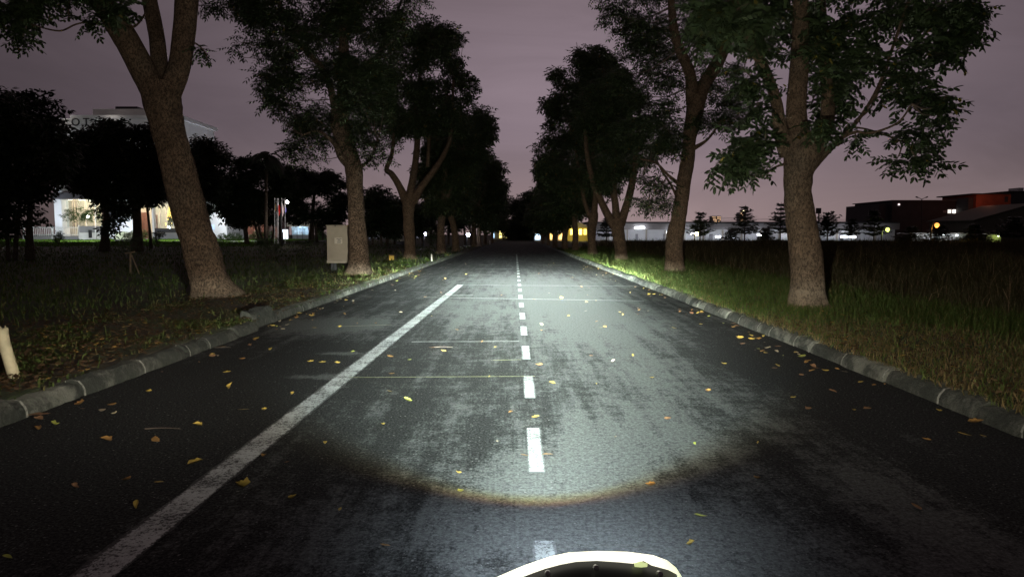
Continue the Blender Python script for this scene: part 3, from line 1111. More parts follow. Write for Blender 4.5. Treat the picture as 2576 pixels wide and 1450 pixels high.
roadside_tree(
    "second tree on the right, trunk kinked to the left below a high fork", 22.5,
    [(1695, 690, 44), (1694, 640, 41), (1698, 590, 43), (1706, 555, 38), (1714, 500, 34), (1722, 440, 35), (1730, 390, 33), (1735, 342, 34), (1747, 285, 42), (1750, 240, 44)],
    [([(1742, 262, 34, 0), (1735, 186, 27, -0.2), (1713, 134, 25, -0.4), (1695, 78, 22, -0.5), (1688, 0, 18, -0.6), (1680, -120, 12, -0.6)], 1),
     ([(1755, 262, 34, 0), (1770, 215, 34, 0.1), (1797, 171, 33, 0.2), (1822, 118, 30, 0.4), (1843, 70, 27, 0.5), (1865, -40, 20, 0.7), (1880, -160, 12, 0.8)], 2),
     ([(1732, 380, 14, 0), (1780, 350, 6, -0.3), (1815, 300, 5, -0.4)], 3),
     ([(1716, 470, 12, 0), (1680, 440, 6, -0.2), (1650, 410, 5, -0.2), (1610, 400, 4, -0.3)], 4),
     ([(1712, 520, 8, 0), (1690, 470, 6, 0.4), (1665, 430, 5, 0.6), (1640, 380, 4, 0.8)], 5)],
    M['bark'],
    ellipse_crown([
        (1540, 40, 35, 25, 9, -0.6), (1590, 55, 60, 40, 30, -0.5), (1650, 70, 60, 45, 40, -0.3), (1600, 120, 60, 45, 42, 0), (1680, 130, 50, 45, 30, 0.4), (1560, -30, 80, 60, 40, 0), (1680, -40, 120, 60, 60, 0),
        (1740, 60, 50, 60, 30, 0.6), (1780, 90, 50, 40, 26, 0.5), (1800, -20, 90, 50, 40, 0.6), (1630, 190, 70, 40, 36, 0.3), (1560, 190, 40, 35, 18, 0.2), (1700, 200, 40, 30, 14, 0),
        (1610, 240, 40, 22, 14, 0.3), (1660, 270, 45, 30, 18, -0.2), (1600, 310, 50, 40, 34, 0.2), (1670, 320, 50, 35, 30, -0.3), (1690, 370, 35, 30, 12, -0.3), (1640, 365, 40, 25, 16, 0),
        (1790, 215, 40, 25, 16, 0.3), (1830, 250, 50, 28, 26, 0.2), (1810, 295, 45, 25, 20, -0.2), (1860, 290, 25, 25, 8, 0), (1770, 300, 25, 25, 10, -0.4), (1850, 170, 35, 40, 14, 0.5), (1775, 150, 25, 25, 6, -0.3),
        (1650, 470, 40, 28, 14, -0.2), (1625, 510, 38, 24, 14, -0.2), (1670, 515, 28, 22, 10, -0.3), (1640, 420, 30, 14, 5, 0.2), (1610, 455, 25, 20, 5, 0)],
        22.5, 'mid', 1.0, M['leaf'], 0.9, density=0.8), seg=18)

roadside_tree(
    "third tree on the right, trunk splitting low into three spreading limbs", 32.9,
    [(1563, 658, 30), (1560, 625, 28), (1556, 595, 30), (1552, 565, 36), (1551, 550, 38)],
    [([(1545, 568, 24, 0), (1528, 540, 20, -0.2), (1509, 501, 17, -0.4), (1492, 460, 15, -0.6), (1475, 380, 11, -0.8), (1470, 280, 7, -0.8)], 1),
     ([(1550, 565, 24, 0), (1548, 520, 18, 0.2), (1543, 473, 16, 0.3), (1545, 400, 13, 0.4), (1550, 280, 8, 0.4)], 2),
     ([(1560, 565, 24, 0), (1572, 528, 20, 0), (1583, 490, 19, 0.1), (1595, 430, 16, 0.2), (1602, 360, 12, 0.3), (1610, 250, 7, 0.3)], 3)],
    M['bark'],
    poly_crown([(1480, 440), (1455, 380), (1450, 280), (1480, 190), (1540, 150), (1600, 190), (1650, 260), (1680, 320), (1690, 370), (1640, 400), (1600, 440), (1580, 460), (1560, 440), (1520, 470), (1490, 470)],
               32.9, 60, 11, 0.75, 'low', 1.05, M['leaf'], 2.2), seg=14)

roadside_tree(
    "fourth tree on the right, pale trunk forking below a tall dark crown", 41.1,
    [(1490, 642, 22), (1488, 610, 20), (1488, 575, 22), (1492, 550, 24), (1492, 535, 24)],
    [([(1488, 556, 14, 0), (1478, 530, 11, 0), (1468, 500, 10, 0), (1455, 420, 8, -0.3), (1430, 300, 6, -0.5)], 1),
     ([(1494, 552, 18, 0), (1495, 520, 16, 0), (1498, 480, 14, 0), (1490, 380, 11, 0.2), (1480, 230, 7, 0.3), (1470, 140, 4, 0.3)], 2)],
    M['bark'],
    poly_crown([(1350, 340), (1370, 290), (1365, 240), (1385, 215), (1380, 170), (1430, 150), (1450, 103), (1480, 130), (1500, 100), (1540, 140), (1580, 250), (1600, 380), (1560, 470), (1520, 500), (1480, 500), (1420, 480), (1370, 470), (1345, 430), (1360, 390), (1335, 375)],
               41.1, 105, 13, 0.85, 'low', 1.15, M['leaf'], 2.6, holes=((1585, 270, 18, 22),)), seg=12)

for (lab, d, tr, poly, n) in (
        ("fifth tree on the right, slim dark trunk bending slightly right", 50.9, [(1446, 633, 15), (1447, 600, 14), (1446, 565, 14), (1444, 530, 13)],
         [(1350, 470), (1360, 400), (1420, 350), (1490, 380), (1505, 470), (1480, 530), (1440, 545), (1380, 545), (1345, 510)], 46),
        ("sixth tree on the right, short pale trunk under a low crown", 56.0, [(1421, 628, 15), (1420, 600, 14), (1422, 570, 14), (1420, 540, 13)],
         [(1360, 500), (1375, 450), (1420, 430), (1465, 470), (1465, 540), (1430, 565), (1385, 570), (1360, 545)], 34),
        ("seventh tree on the right, seen among the far trunks", 68.0, [(1396, 622, 13), (1395, 595, 12), (1396, 560, 11)],
         [(1345, 520), (1360, 450), (1400, 440), (1430, 500), (1420, 570), (1380, 580), (1350, 570)], 30),
        ("eighth tree on the right, small among the far trunks", 82.0, [(1379, 617, 8), (1379, 595, 8), (1378, 565, 7)],
         [(1335, 520), (1350, 460), (1390, 470), (1405, 530), (1395, 575), (1360, 580), (1340, 570)], 26),
        ("ninth tree on the right, almost lost before the road's end", 98.0, [(1365, 612, 7), (1365, 595, 7), (1364, 570, 6)],
         [(1325, 540), (1345, 480), (1375, 485), (1385, 540), (1370, 585), (1335, 585)], 22)):
    w = 0.055 * d ** 0.5
    roadside_tree(lab, d, tr, [], M['bark'], poly_crown(poly, d, n, 11, 0.14 * d ** 0.5, 'far', 0.15 * d ** 0.5, M['leaf'], 2.2), seg=10)

# ---- left row, nearest first
roadside_tree(
    "big leaning tree nearest on the left, bare trunk forking into three limbs", 13.6,
    [(543, 752, 98), (533, 715, 90), (519, 670, 86), (497, 600, 85), (469, 500, 83), (443, 400, 80), (420, 310, 79), (408, 262, 84), (403, 225, 92), (404, 205, 80)],
    [([(388, 235, 60, 0), (366, 190, 62, -0.1), (335, 130, 60, -0.3), (303, 75, 57, -0.5), (262, 10, 54, -0.7), (220, -70, 46, -0.9), (170, -190, 32, -1.2)], 1),
     ([(408, 235, 48, 0.1), (403, 180, 40, 0.3), (395, 100, 36, 0.5), (384, 40, 36, 0.7), (372, -20, 35, 0.8), (350, -140, 26, 1.0)], 2),
     ([(426, 235, 56, 0), (452, 165, 52, 0.1), (462, 90, 51, 0.2), (470, 0, 54, 0.3), (480, -90, 46, 0.4), (500, -210, 32, 0.5)], 3),
     ([(330, 70, 7, -0.6), (345, 62, 5, -0.6), (362, 40, 5, -0.4), (372, 20, 4, 0)], 4),
     ([(268, 65, 5, -0.6), (230, 55, 4, -0.8), (190, 62, 4, -1.0), (150, 78, 4, -1.1), (90, 65, 4, -1.2), (40, 45, 4, -1.2)], 5),
     ([(175, 55, 4, -1.0), (172, 25, 4, -1.0), (180, -20, 5, -0.9)], 6),
     ([(482, 105, 5, 0.2), (500, 115, 4, 0.1), (518, 135, 3, 0), (520, 150, 2, 0)], 7)],
    M['bark_lean'],
    ellipse_crown([
        (30, 40, 45, 22, 8, -1.2), (70, 15, 50, 20, 8, -1.1), (55, 95, 28, 14, 3, -1.2), (250, 20, 25, 18, 4, -1.0), (215, 55, 20, 10, 2, -0.9), (300, 15, 25, 16, 4, -1.0), (120, -30, 90, 30, 24, -1.0), (215, -60, 90, 35, 24, -1.0),
        (330, -130, 160, 60, 60, 0), (480, -190, 150, 60, 60, 0.4), (150, -160, 130, 60, 50, -1.0), (505, 120, 12, 8, 1, 0.1), (560, -110, 70, 50, 22, 0.3)],
        13.6, 'hi', 0.85, M['leaf'], 0.9), seg=24)

roadside_tree(
    "second tree on the left, mottled trunk standing in front of the grey cabinet", 21.4,
    [(904, 692, 60), (903, 660, 52), (901, 610, 47), (897, 550, 40), (893, 500, 39), (891, 460, 41), (889, 420, 42), (880, 390, 42), (866, 350, 44), (855, 310, 46), (862, 230, 30), (864, 150, 27), (864, 60, 23), (862, -60, 18), (860, -180, 10)],
    [([(848, 325, 26, 0), (838, 250, 18, -0.2), (815, 180, 15, -0.3), (760, 118, 12, -0.4), (720, 60, 9, -0.5), (690, -40, 6, -0.5)], 1),
     ([(885, 420, 26, 0), (858, 395, 18, -0.3), (840, 360, 12, -0.5), (800, 330, 6, -0.7), (760, 340, 4, -0.8)], 2),
     ([(866, 300, 18, 0), (900, 230, 13, 0.3), (940, 160, 10, 0.5), (980, 80, 8, 0.6), (1010, 0, 6, 0.6)], 3),
     ([(893, 430, 12, 0), (930, 400, 7, -0.3), (950, 350, 5, -0.5)], 4)],
    M['bark_spots'],
    poly_crown([(575, 10), (590, -80), (700, -200), (1000, -220), (1080, -60), (1065, 25), (1030, 45), (1010, 110), (985, 200), (975, 300), (990, 385), (975, 415), (945, 400), (915, 395), (885, 375), (850, 355), (840, 395), (800, 405), (745, 412), (712, 398), (700, 375), (738, 345), (680, 330), (670, 270), (640, 200), (650, 160), (590, 140), (585, 100), (648, 80), (600, 35), (520, 25), (505, -5)],
               21.4, 185, 8, 0.55, 'mid', 1.0, M['leaf'], 2.0, holes=((765, 165, 18, 12), (800, 250, 16, 20), (750, 290, 22, 12), (880, 220, 12, 25), (870, 350, 10, 10), (900, 330, 20, 12), (820, 400, 15, 20), (770, 365, 18, 8)), twig_r=0.018, flat=0.75), seg=18)

roadside_tree(
    "third tree on the left, trunk forking into wide curved limbs under its crown", 34.5,
    [(1031, 654, 28), (1030, 620, 27), (1029, 580, 27), (1027, 540, 28), (1028, 510, 34), (1030, 495, 38)],
    [([(1022, 508, 24, 0), (1004, 468, 17, -0.2), (985, 438, 15, -0.4), (972, 425, 13, -0.6), (985, 390, 10, -0.6), (990, 330, 7, -0.7)], 1),
     ([(1030, 508, 26, 0), (1036, 460, 18, 0.1), (1046, 400, 16, 0.2), (1050, 330, 14, 0.3), (1046, 270, 10, 0.4), (1060, 150, 6, 0.5)], 2),
     ([(1038, 508, 24, 0), (1060, 470, 17, -0.2), (1090, 430, 15, -0.4), (1118, 385, 12, -0.5), (1135, 330, 9, -0.6), (1140, 200, 6, -0.6)], 3),
     ([(1075, 420, 9, 0.3), (1078, 370, 9, 0.3), (1078, 320, 8, 0.3)], 4)],
    M['bark'],
    poly_crown([(1000, 400), (960, 300), (960, 200), (1000, 100), (1030, 50), (1080, 25), (1120, 60), (1165, 55), (1178, 100), (1150, 160), (1185, 180), (1200, 215), (1185, 260), (1180, 330), (1150, 350), (1120, 330), (1090, 320), (1040, 330), (1010, 360)],
               34.5, 85, 12, 0.72, 'low', 1.0, M['leaf'], 2.3, holes=((1070, 260, 14, 14), (1095, 190, 14, 16))), seg=16)

roadside_tree(
    "fourth tree on the left, upright trunk just left of a leaning one", 45.5,
    [(1110, 638, 23), (1109, 600, 19), (1109, 565, 18), (1113, 535, 19), (1116, 500, 15), (1120, 420, 11)],
    [([(1112, 530, 12, 0), (1095, 480, 8, 0), (1085, 420, 6, -0.3)], 1), ([(1114, 520, 12, 0), (1145, 450, 8, 0.2), (1170, 380, 6, 0.4)], 2)],
    M['bark_spots'],
    poly_crown([(1060, 500), (1040, 440), (1060, 370), (1100, 310), (1150, 290), (1200, 260), (1235, 270), (1250, 310), (1235, 350), (1222, 395), (1190, 440), (1160, 490), (1120, 530), (1080, 530)],
               45.5, 70, 12, 0.85, 'low', 1.2, M['leaf'], 2.4), seg=12)
roadside_tree(
    "fifth tree on the left, trunk leaning left against its neighbour's crown", 51.0,
    [(1147, 632, 18), (1145, 600, 17), (1141, 570, 16), (1134, 545, 15), (1130, 520, 13), (1135, 460, 10)],
    [([(1136, 540, 10, 0), (1160, 490, 7, 0.2), (1190, 430, 5, 0.4)], 1)],
    M['bark'],
    poly_crown([(1130, 470), (1120, 400), (1150, 330), (1190, 300), (1225, 280), (1248, 310), (1232, 355), (1222, 395), (1195, 440), (1180, 500), (1150, 540), (1120, 530)],
               51.0, 45, 12, 0.9, 'far', 1.0, M['leaf'], 2.2), seg=12)
for (lab, d, tr, poly, n) in (
        ("sixth tree on the left, forked pale trunk behind the bright post lamp", 70.0, [(1193, 619, 13), (1192, 590, 12), (1192, 560, 12), (1196, 530, 13)],
         [(1150, 470), (1180, 420), (1215, 392), (1260, 405), (1276, 440), (1268, 490), (1255, 530), (1210, 560), (1165, 555), (1150, 520)], 60),
        ("seventh tree on the left, dark trunk hard against the sixth", 76.0, [(1205, 617, 11), (1204, 590, 10), (1206, 555, 9)],
         [(1190, 480), (1210, 430), (1250, 430), (1270, 480), (1258, 540), (1220, 570), (1190, 560)], 36),
        ("eighth tree on the left, small pale trunk far along the verge", 92.0, [(1220, 613, 8), (1220, 590, 8), (1220, 560, 7)],
         [(1205, 510), (1225, 470), (1255, 475), (1272, 520), (1262, 565), (1230, 580), (1205, 570)], 28),
        ("ninth tree on the left, last before the road's end", 112.0, [(1238, 609, 6), (1238, 590, 6), (1238, 570, 5)],
         [(1222, 530), (1240, 490), (1268, 500), (1280, 545), (1270, 580), (1240, 588), (1222, 575)], 24)):
    roadside_tree(lab, d, tr, [], M['bark'], poly_crown(poly, d, n, 11, 0.13 * d ** 0.5, 'far', 0.14 * d ** 0.5, M['leaf'], 2.2), seg=10)


# ---- dark garden trees on the left, in front of the white building, and trees closing the road's end
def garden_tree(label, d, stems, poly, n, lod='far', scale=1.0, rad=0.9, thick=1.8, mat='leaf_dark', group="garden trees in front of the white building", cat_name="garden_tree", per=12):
    gx_ = sum(s[0][0] for s in stems) / len(stems)
    b = P(gx_, 600, d)
    gz = float(ground_z(b.x, b.y))
    root = empty(cat_name, (b.x, b.y, gz))
    tag(root, label, "tree", group)
    lines = []
    for s in stems:
        pts, ra = [], []
        for (px, py, w) in s:
            pts.append(P(px, py, d)); ra.append(w / 2 / FPX * d)
        pts[0].z = min(pts[0].z, gz) - 0.1
        li, r2 = smooth_line(pts, ra, 4)
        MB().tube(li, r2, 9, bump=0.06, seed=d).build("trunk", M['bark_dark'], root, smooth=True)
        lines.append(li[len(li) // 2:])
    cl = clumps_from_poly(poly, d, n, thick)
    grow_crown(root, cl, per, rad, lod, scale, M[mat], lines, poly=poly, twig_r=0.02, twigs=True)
    return root


garden_tree("black round-topped tree at the far left edge with slanting bare stems", 33, [[(20, 625, 10), (18, 560, 9), (26, 450, 7)], [(36, 625, 11), (44, 560, 10), (60, 450, 7)], [(75, 622, 26), (74, 580, 15), (80, 460, 9)]],
            [(-160, 300), (-60, 235), (30, 222), (75, 235), (115, 228), (140, 250), (165, 290), (180, 330), (185, 400), (150, 450), (118, 500), (105, 560), (60, 575), (0, 590), (-160, 590)], 130, scale=0.9, rad=0.9, thick=2.2)
garden_tree("dark tree with a wide flat crown before the lit lobby", 47, [[(262, 608, 30), (265, 585, 16), (268, 540, 14), (262, 480, 12)], [(343, 612, 34), (346, 580, 21), (342, 520, 20), (335, 460, 14)]],
            [(170, 420), (185, 340), (220, 305), (280, 296), (320, 305), (370, 310), (410, 340), (430, 400), (425, 480), (400, 505), (350, 505), (305, 545), (288, 585), (252, 585), (248, 550), (238, 490), (190, 475), (165, 450)], 120, scale=1.0, rad=0.95, thick=2.2)
garden_tree("thin stemmed sapling tree leaning left beside the lobby column", 52, [[(380, 614, 9), (376, 570, 6), (370, 520, 6), (366, 470, 5)]],
            [(330, 480), (350, 440), (400, 430), (420, 470), (410, 505), (370, 510), (335, 505)], 16, scale=1.0, rad=0.7)
garden_tree("bushy dark tree showing right of the leaning trunk", 58, [[(500, 608, 10), (505, 560, 8), (520, 480, 7)]],
            [(470, 380), (490, 345), (530, 350), (560, 365), (580, 400), (575, 450), (560, 500), (545, 520), (520, 545), (500, 540), (470, 520)], 55, scale=1.0, rad=0.9, per=11)
garden_tree("dark clump tree with several splayed stems before the hedge", 62, [[(622, 612, 13), (617, 580, 10), (606, 520, 8), (600, 460, 6)], [(655, 612, 5), (645, 580, 5), (632, 540, 4)], [(664, 612, 5), (652, 575, 5), (648, 530, 4)], [(672, 612, 5), (672, 575, 6), (676, 530, 5)], [(682, 610, 5), (690, 570, 6), (697, 530, 5)]],
            [(545, 470), (560, 420), (600, 395), (650, 400), (700, 395), (730, 420), (740, 470), (720, 520), (700, 555), (660, 560), (620, 560), (590, 575), (570, 560), (550, 520)], 95, scale=1.05, rad=0.95)
garden_tree("dark tree beside the guard booth with a flared pale foot", 66, [[(706, 610, 18), (706, 590, 10), (704, 550, 9), (700, 500, 8)]],
            [(690, 440), (720, 415), (770, 420), (790, 450), (790, 500), (770, 545), (745, 560), (720, 545), (700, 530), (690, 490)], 50, scale=1.05, rad=0.95)
garden_tree("dark tree between the guard booth and the grey cabinet", 68, [[(783, 608, 16), (784, 580, 13), (786, 540, 10), (790, 490, 8)], [(797, 606, 8), (795, 570, 7), (800, 520, 6)]],
            [(740, 470), (770, 430), (820, 425), (860, 440), (875, 480), (868, 540), (850, 575), (820, 570), (790, 560), (750, 545)], 60, scale=1.05, rad=0.95)
garden_tree("small brightly lit green tree left of the grey cabinet", 80, [[(811, 602, 5), (812, 580, 4), (812, 565, 3)]],
            [(795, 575), (800, 550), (815, 545), (828, 560), (826, 582), (810, 588), (798, 586)], 10, scale=0.8, rad=0.5, mat='hedge', per=9)
for (lab, d, px, poly, n) in (
        ("dark tree with a pointed top behind the second left trunk", 60, 945, [(905, 590), (905, 520), (920, 480), (950, 465), (985, 475), (1010, 500), (1020, 560), (1000, 590)], 45),
        ("dark low tree behind the third left trunk", 66, 1000, [(960, 590), (965, 530), (1000, 500), (1050, 505), (1075, 540), (1075, 590)], 40),
        ("dark bushy tree left of the upright fourth trunk", 72, 1070, [(1040, 585), (1050, 530), (1080, 500), (1105, 520), (1100, 580)], 26),
        ("dark tree behind the leaning fifth trunk", 84, 1155, [(1110, 580), (1115, 530), (1150, 500), (1190, 510), (1190, 565), (1160, 575), (1130, 585)], 34)):
    st = []
    for o_ in (-28, -8, 14, 30):
        st.append([(px + o_, 606, 6), (px + o_ * 0.9, 575, 5), (px + o_ * 0.5, 530, 4)])
    garden_tree(lab, d, st, poly, n, scale=1.1, rad=1.0, group="dark trees behind the left row")
for (lab, d, px, poly, n) in (
        ("broad dark tree closing the road's end on the left", 165, 1290, [(1262, 603), (1265, 540), (1278, 500), (1300, 483), (1318, 490), (1325, 540), (1322, 603)], 46),
        ("dark spiky tree closing the road's end in the middle", 158, 1322, [(1295, 604), (1300, 530), (1318, 483), (1335, 478), (1350, 510), (1356, 560), (1352, 604)], 46),
        ("dark tree closing the road's end on the right", 170, 1350, [(1330, 602), (1335, 540), (1350, 505), (1372, 500), (1385, 550), (1385, 602)], 40)):
    garden_tree(lab, d, [[(px, 607, 6), (px, 580, 5), (px + 2, 540, 4)]], poly, n, scale=2.0, rad=2.0, thick=3.5, group="trees closing the end of the road")

# palm whose fronds arch above the dark clump tree
d = 56
b = P(668, 605, d); gz = float(ground_z(b.x, b.y))
root = tag(empty("palm_tree", (b.x, b.y, gz)), "palm with drooping fronds rising above the dark garden trees", "tree", "garden trees in front of the white building")
top = P(672, 392, d)
li, ra = smooth_line([Vector((b.x, b.y, gz - 0.1)), P(669, 500, d), top], [0.16, 0.12, 0.10], 5)
MB().tube(li, ra, 9, bump=0.05).build("trunk", M['bark_dark'], root, smooth=True)
rp = random.Random(5)
for k in range(13):
    a = k * 2.4; L = rp.uniform(1.3, 1.9); e0 = rp.uniform(0.1, 1.1)
    vs, fs = [], []
    pts = []
    for t in np.linspace(0, 1, 8):
        r_ = L * t
        pts.append(top + Vector((math.cos(a) * r_ * math.cos(e0 * 0.7), math.sin(a) * r_ * math.cos(e0 * 0.7), r_ * math.sin(e0) - 1.0 * L * t * t)))
    side = Vector((-math.sin(a), math.cos(a), 0))
    for i in range(7):
        p, q = pts[i], pts[i + 1]
        for s in (-1, 1):
            k0 = len(vs)
            w = 0.42 * math.sin(math.pi * (i + 1) / 8.5)
            vs += [p, q, q + side * s * w + Vector((0, 0, -0.3 * w)) + (q - p) * 0.5, p + side * s * w * 0.9 + Vector((0, 0, -0.3 * w)) + (q - p) * 0.3]
            fs.append((k0, k0 + 1, k0 + 2, k0 + 3))
    mesh_obj("frond", vs, fs, M['leaf_dark'], root)


# ---- young trees with tiered branches along the far side of the field
def tier_tree(label, px, d, top_py, half_px, seed, mat='leaf_dark', tilt=0.25, bare=0.25):
    r = random.Random(seed)
    b = P(px, 612, d)
    gz = float(ground_z(b.x, b.y))
    top = P(px + r.uniform(-4, 4), top_py, d).z
    H = top - gz
    sp = half_px / FPX * d
    root = tag(empty("tiered_tree", (b.x, b.y, gz)), label, "tree", "young tiered trees across the field")
    li, ra = smooth_line([(b.x, b.y, gz - 0.1), (b.x + r.uniform(-.05, .05), b.y, gz + H * 0.5), (b.x, b.y, top)], [0.07, 0.05, 0.015], 4)
    MB().tube(li, ra, 7).build("trunk", M['bark_dark'], root, smooth=True)
    mb = MB(); V, F = [], []
    nt_ = 8
    for t in range(nt_):
        f = bare + (1 - bare) * (t + r.uniform(-0.2, 0.2)) / nt_
        z = gz + H * f
        reach = sp * (1.05 - 0.85 * (f - bare) / (1 - bare)) * r.uniform(0.75, 1.1)
        nb = r.randint(5, 7)
        for k in range(nb):
            a = 2 * math.pi * (k + r.random() * 0.6) / nb
            L = reach * r.uniform(0.7, 1.1)
            rise = tilt * L * r.uniform(0.6, 1.4)
            p0 = Vector((b.x, b.y, z)); p1 = p0 + Vector((math.cos(a) * L, math.sin(a) * L, rise))
            mb.tube([p0, p1], [0.03, 0.012], 3, caps=False)
            for j in range(int(12 + L * 12)):
                u = r.uniform(0.2, 1.03)
                q = p0.lerp(p1, u) + Vector((r.gauss(0, 0.12 * L), r.gauss(0, 0.12 * L), r.gauss(0, 0.06)))
                s = r.uniform(0.13, 0.26) * (d / 70) ** 0.4; an = r.uniform(0, 6.28)
                du = Vector((math.cos(an), math.sin(an), r.uniform(-0.2, 0.5))) * s; dv = Vector((-math.sin(an), math.cos(an), r.uniform(-0.25, 0.25))) * s * 0.55
                k0 = len(V)
                V += [q - du, q - dv, q + du, q + dv]; F.append((k0, k0 + 1, k0 + 2, k0 + 3))
    mesh_obj("crown", V, F, M[mat], root)
    mb.build("branches", M['bark_dark'], root)["kind"] = "stuff"


for i, (px, d, tp, hp, lab, tl) in enumerate((
        (1872, 70, 515, 42, "tallest tiered tree, alone against the sky left of the big right trunk", 0.25),
        (1962, 66, 508, 46, "tiered tree half hidden behind the big right trunk's left side", 0.2),
        (2080, 70, 532, 44, "tiered tree with upswept branches just right of the big right trunk", 0.45),
        (2140, 96, 548, 30, "small sparse tiered tree between two taller ones, right of the big trunk", 0.2),
        (2196, 66, 523, 36, "tiered tree standing before the left end of the dark building", 0.25),
        (2290, 70, 568, 46, "low tiered tree right of the greenish street lamp", 0.12),
        (2360, 72, 562, 52, "wide low tiered tree under the orange street lamp", 0.12),
        (2450, 68, 560, 48, "wide low tiered tree below the red building", 0.15),
        (2548, 70, 545, 55, "tiered tree at the right edge of the picture", 0.15),
        (1760, 74, 535, 40, "yellow-lit tiered tree just right of the kinked trunk", 0.4),
        (1525, 80, 545, 34, "tiered tree behind the three-limbed trunk", 0.15),
        (1838, 84, 575, 28, "small tiered bush-like tree left of the tallest one", 0.15),
        (1925, 82, 572, 30, "small tiered bush-like tree right of the tallest one", 0.15))):
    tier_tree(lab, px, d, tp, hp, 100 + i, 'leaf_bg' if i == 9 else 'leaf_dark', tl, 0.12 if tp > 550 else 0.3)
# ================================================================== BUILDINGS AND LAMPS
def lamp(parent, loc, watts, col=(1, 1, 1), size=0.1, name="lamp_light"):
    l = bpy.data.lights.new(name, 'POINT')
    l.energy = watts; l.color = col; l.shadow_soft_size = size
    o = bpy.data.objects.new(name, l)
    COL.objects.link(o)
    o.parent = parent
    o.location = Vector(loc) - parent_origin(parent)
    return o


def garden_spot(parent, loc, aim, watts, col=(1, 1, 1), angle=85):
    l = bpy.data.lights.new("garden_light", 'SPOT')
    l.energy = watts; l.color = col; l.shadow_soft_size = 0.15
    l.spot_size = R(angle); l.spot_blend = 0.6
    o = bpy.data.objects.new("garden_light", l)
    COL.objects.link(o)
    o.parent = parent
    o.location = Vector(loc) - parent_origin(parent)
    o.rotation_euler = (Vector(aim) - Vector(loc)).to_track_quat('-Z', 'Y').to_euler()
    return o


def bx(parent, name, mat, px0, px1, py0, py1, d, depth):
    """upright box: front face spans the bearings px0..px1, py0 (top)..py1 (bottom) at distance d, runs back by depth"""
    a, b = P(px0, py0, d), P(px1, py1, d)
    return MB().box(a.x, b.x, d, d + depth, b.z, a.z).build(name, M[mat] if isinstance(mat, str) else mat, parent)


def thing_at(name, px, d, label, cat, group=None, py=600):
    b = P(px, py, d)
    return tag(empty(name, (b.x, d, float(ground_z(b.x, d)))), label, cat, group)


def bush(label, px, d, rx, top, bot, mat='hedge', n=26, name="shrub", group=None, lod='low', scale=0.5):
    root = thing_at(name, px, d, label, "shrub", group)
    c = P(px, (top + bot) / 2, d)
    s = d / FPX
    q = rng.normal(0, 1, (n, 3)); q = q / np.linalg.norm(q, axis=1, keepdims=True) * rng.random((n, 1)) ** 0.4
    q = q * np.array([rx * s, rx * s * 0.8, (bot - top) / 2 * s]) + np.array(c)
    q[:, 2] = np.maximum(q[:, 2], root.location.z + 0.05)
    V, F = place_rosettes(lod, q, scale)
    mesh_obj("foliage", V, F, M[mat], root)
    mb = MB()
    for k in range(4):
        e = Vector(q[k])
        mb.tube([Vector(root.location) + Vector((0.04 * k - 0.06, 0, -0.05)), e], [0.02, 0.008], 4)
    mb.build("stem", M['bark_dark'], root)
    return root


# ---------------- white office building on the left
D = 90.0
off = thing_at("office_building", 300, D, "tall white office building behind the dark trees on the left, lobby lit", "building")
bx(off, "wall", 'wall_white', 130, 455, 298, 484, D, 10.6)
bx(off, "roof_edge", 'wall_white', 176, 456, 289.5, 298, D - 0.2, 10.9)
bx(off, "penthouse", 'wall_white', 233, 415, 274, 289.4, D + 1.5, 7.0)
bx(off, "roof_plant", 'dark_metal', 290, 345, 268, 273.9, D + 3.5, 3.0)
bx(off, "canopy", 'wall_dark', 132, 458, 484.2, 500, D - 2.2, 2.6)
bx(off, "pillar", 'wall_white', 135, 159, 500.2, 606, D - 1.0, 1.4)
bx(off, "wall", 'wall_white', 258, 352, 500.2, 606, D + 0.3, 0.3)
bx(off, "column", 'wall_white', 380, 388.5, 500.2, 606, D - 1.2, 0.5)
bx(off, "plinth", 'wall_gray', 389, 470, 585, 606, D - 1.6, 0.5)
bx(off, "plinth_band", 'wall_dark', 389, 470, 574, 584.8, D - 1.65, 0.55)
bx(off, "interior_wall", 'beige', 159, 258, 498, 606, D + 6.5, 0.2)
bx(off, "interior_wall", 'beige', 352, 455, 498, 606, D + 6.5, 0.2)
bx(off, "panel", 'wood', 354, 378, 534, 606, D + 3.0, 0.1)
bx(off, "panel", 'wood', 389, 398, 540, 606, D + 2.6, 0.1)
for a in (161, 183, 190.5, 214, 236):
    bx(off, "mullion", 'dark_metal' if a in (183, 190.5) else 'white_metal', a, a + 3.0, 500.4, 572, D - 0.1, 0.12)
for a, b in ((164, 183), (193.5, 214), (217, 236), (239, 256)):
    bx(off, "window_pane", 'glass', a, b, 501, 572, D - 0.04, 0.02)
for a in (389, 402, 418, 434):
    bx(off, "mullion", 'white_metal', a, a + 1.6, 513, 574, D - 0.5, 0.12)
bx(off, "lintel", 'beige', 389, 455, 500.4, 513, D - 0.5, 0.4)
for a, b in ((390.6, 402), (403.6, 418), (419.6, 434)):
    bx(off, "window_pane", 'glass', a, b, 513, 574, D - 0.44, 0.02)
bx(off, "floor_slab", 'wall_gray', 159, 455, 600, 606, D, 6.5)
bx(off, "ceiling", 'wall_white', 159, 455, 497, 499.5, D + 0.5, 6.0)
for r_ in range(3):
    for c_ in range(8):
        a = 145 + c_ * 38
        bx(off, "window", 'glass' if False else 'dark_metal', a, a + 24, 330 + r_ * 48, 352 + r_ * 48, D - 0.06, 0.1)
# side wall facing the road, with two lit panes
for (yy0, zt, zb) in ((3.5, 470, 460), (7.0, 446, 452)):
    x_ = P(455, 400, D).x
    a_ = P(455, 452, D).z
    MB().box(x_ + 0.02, x_ + 0.06, D + yy0, D + yy0 + 1.2, a_ - yy0 * 0.1, a_ + 1.0 - yy0 * 0.1).build("window", glow("lit_window_blue", (0.45, 0.6, 1.0), 0.9), off)


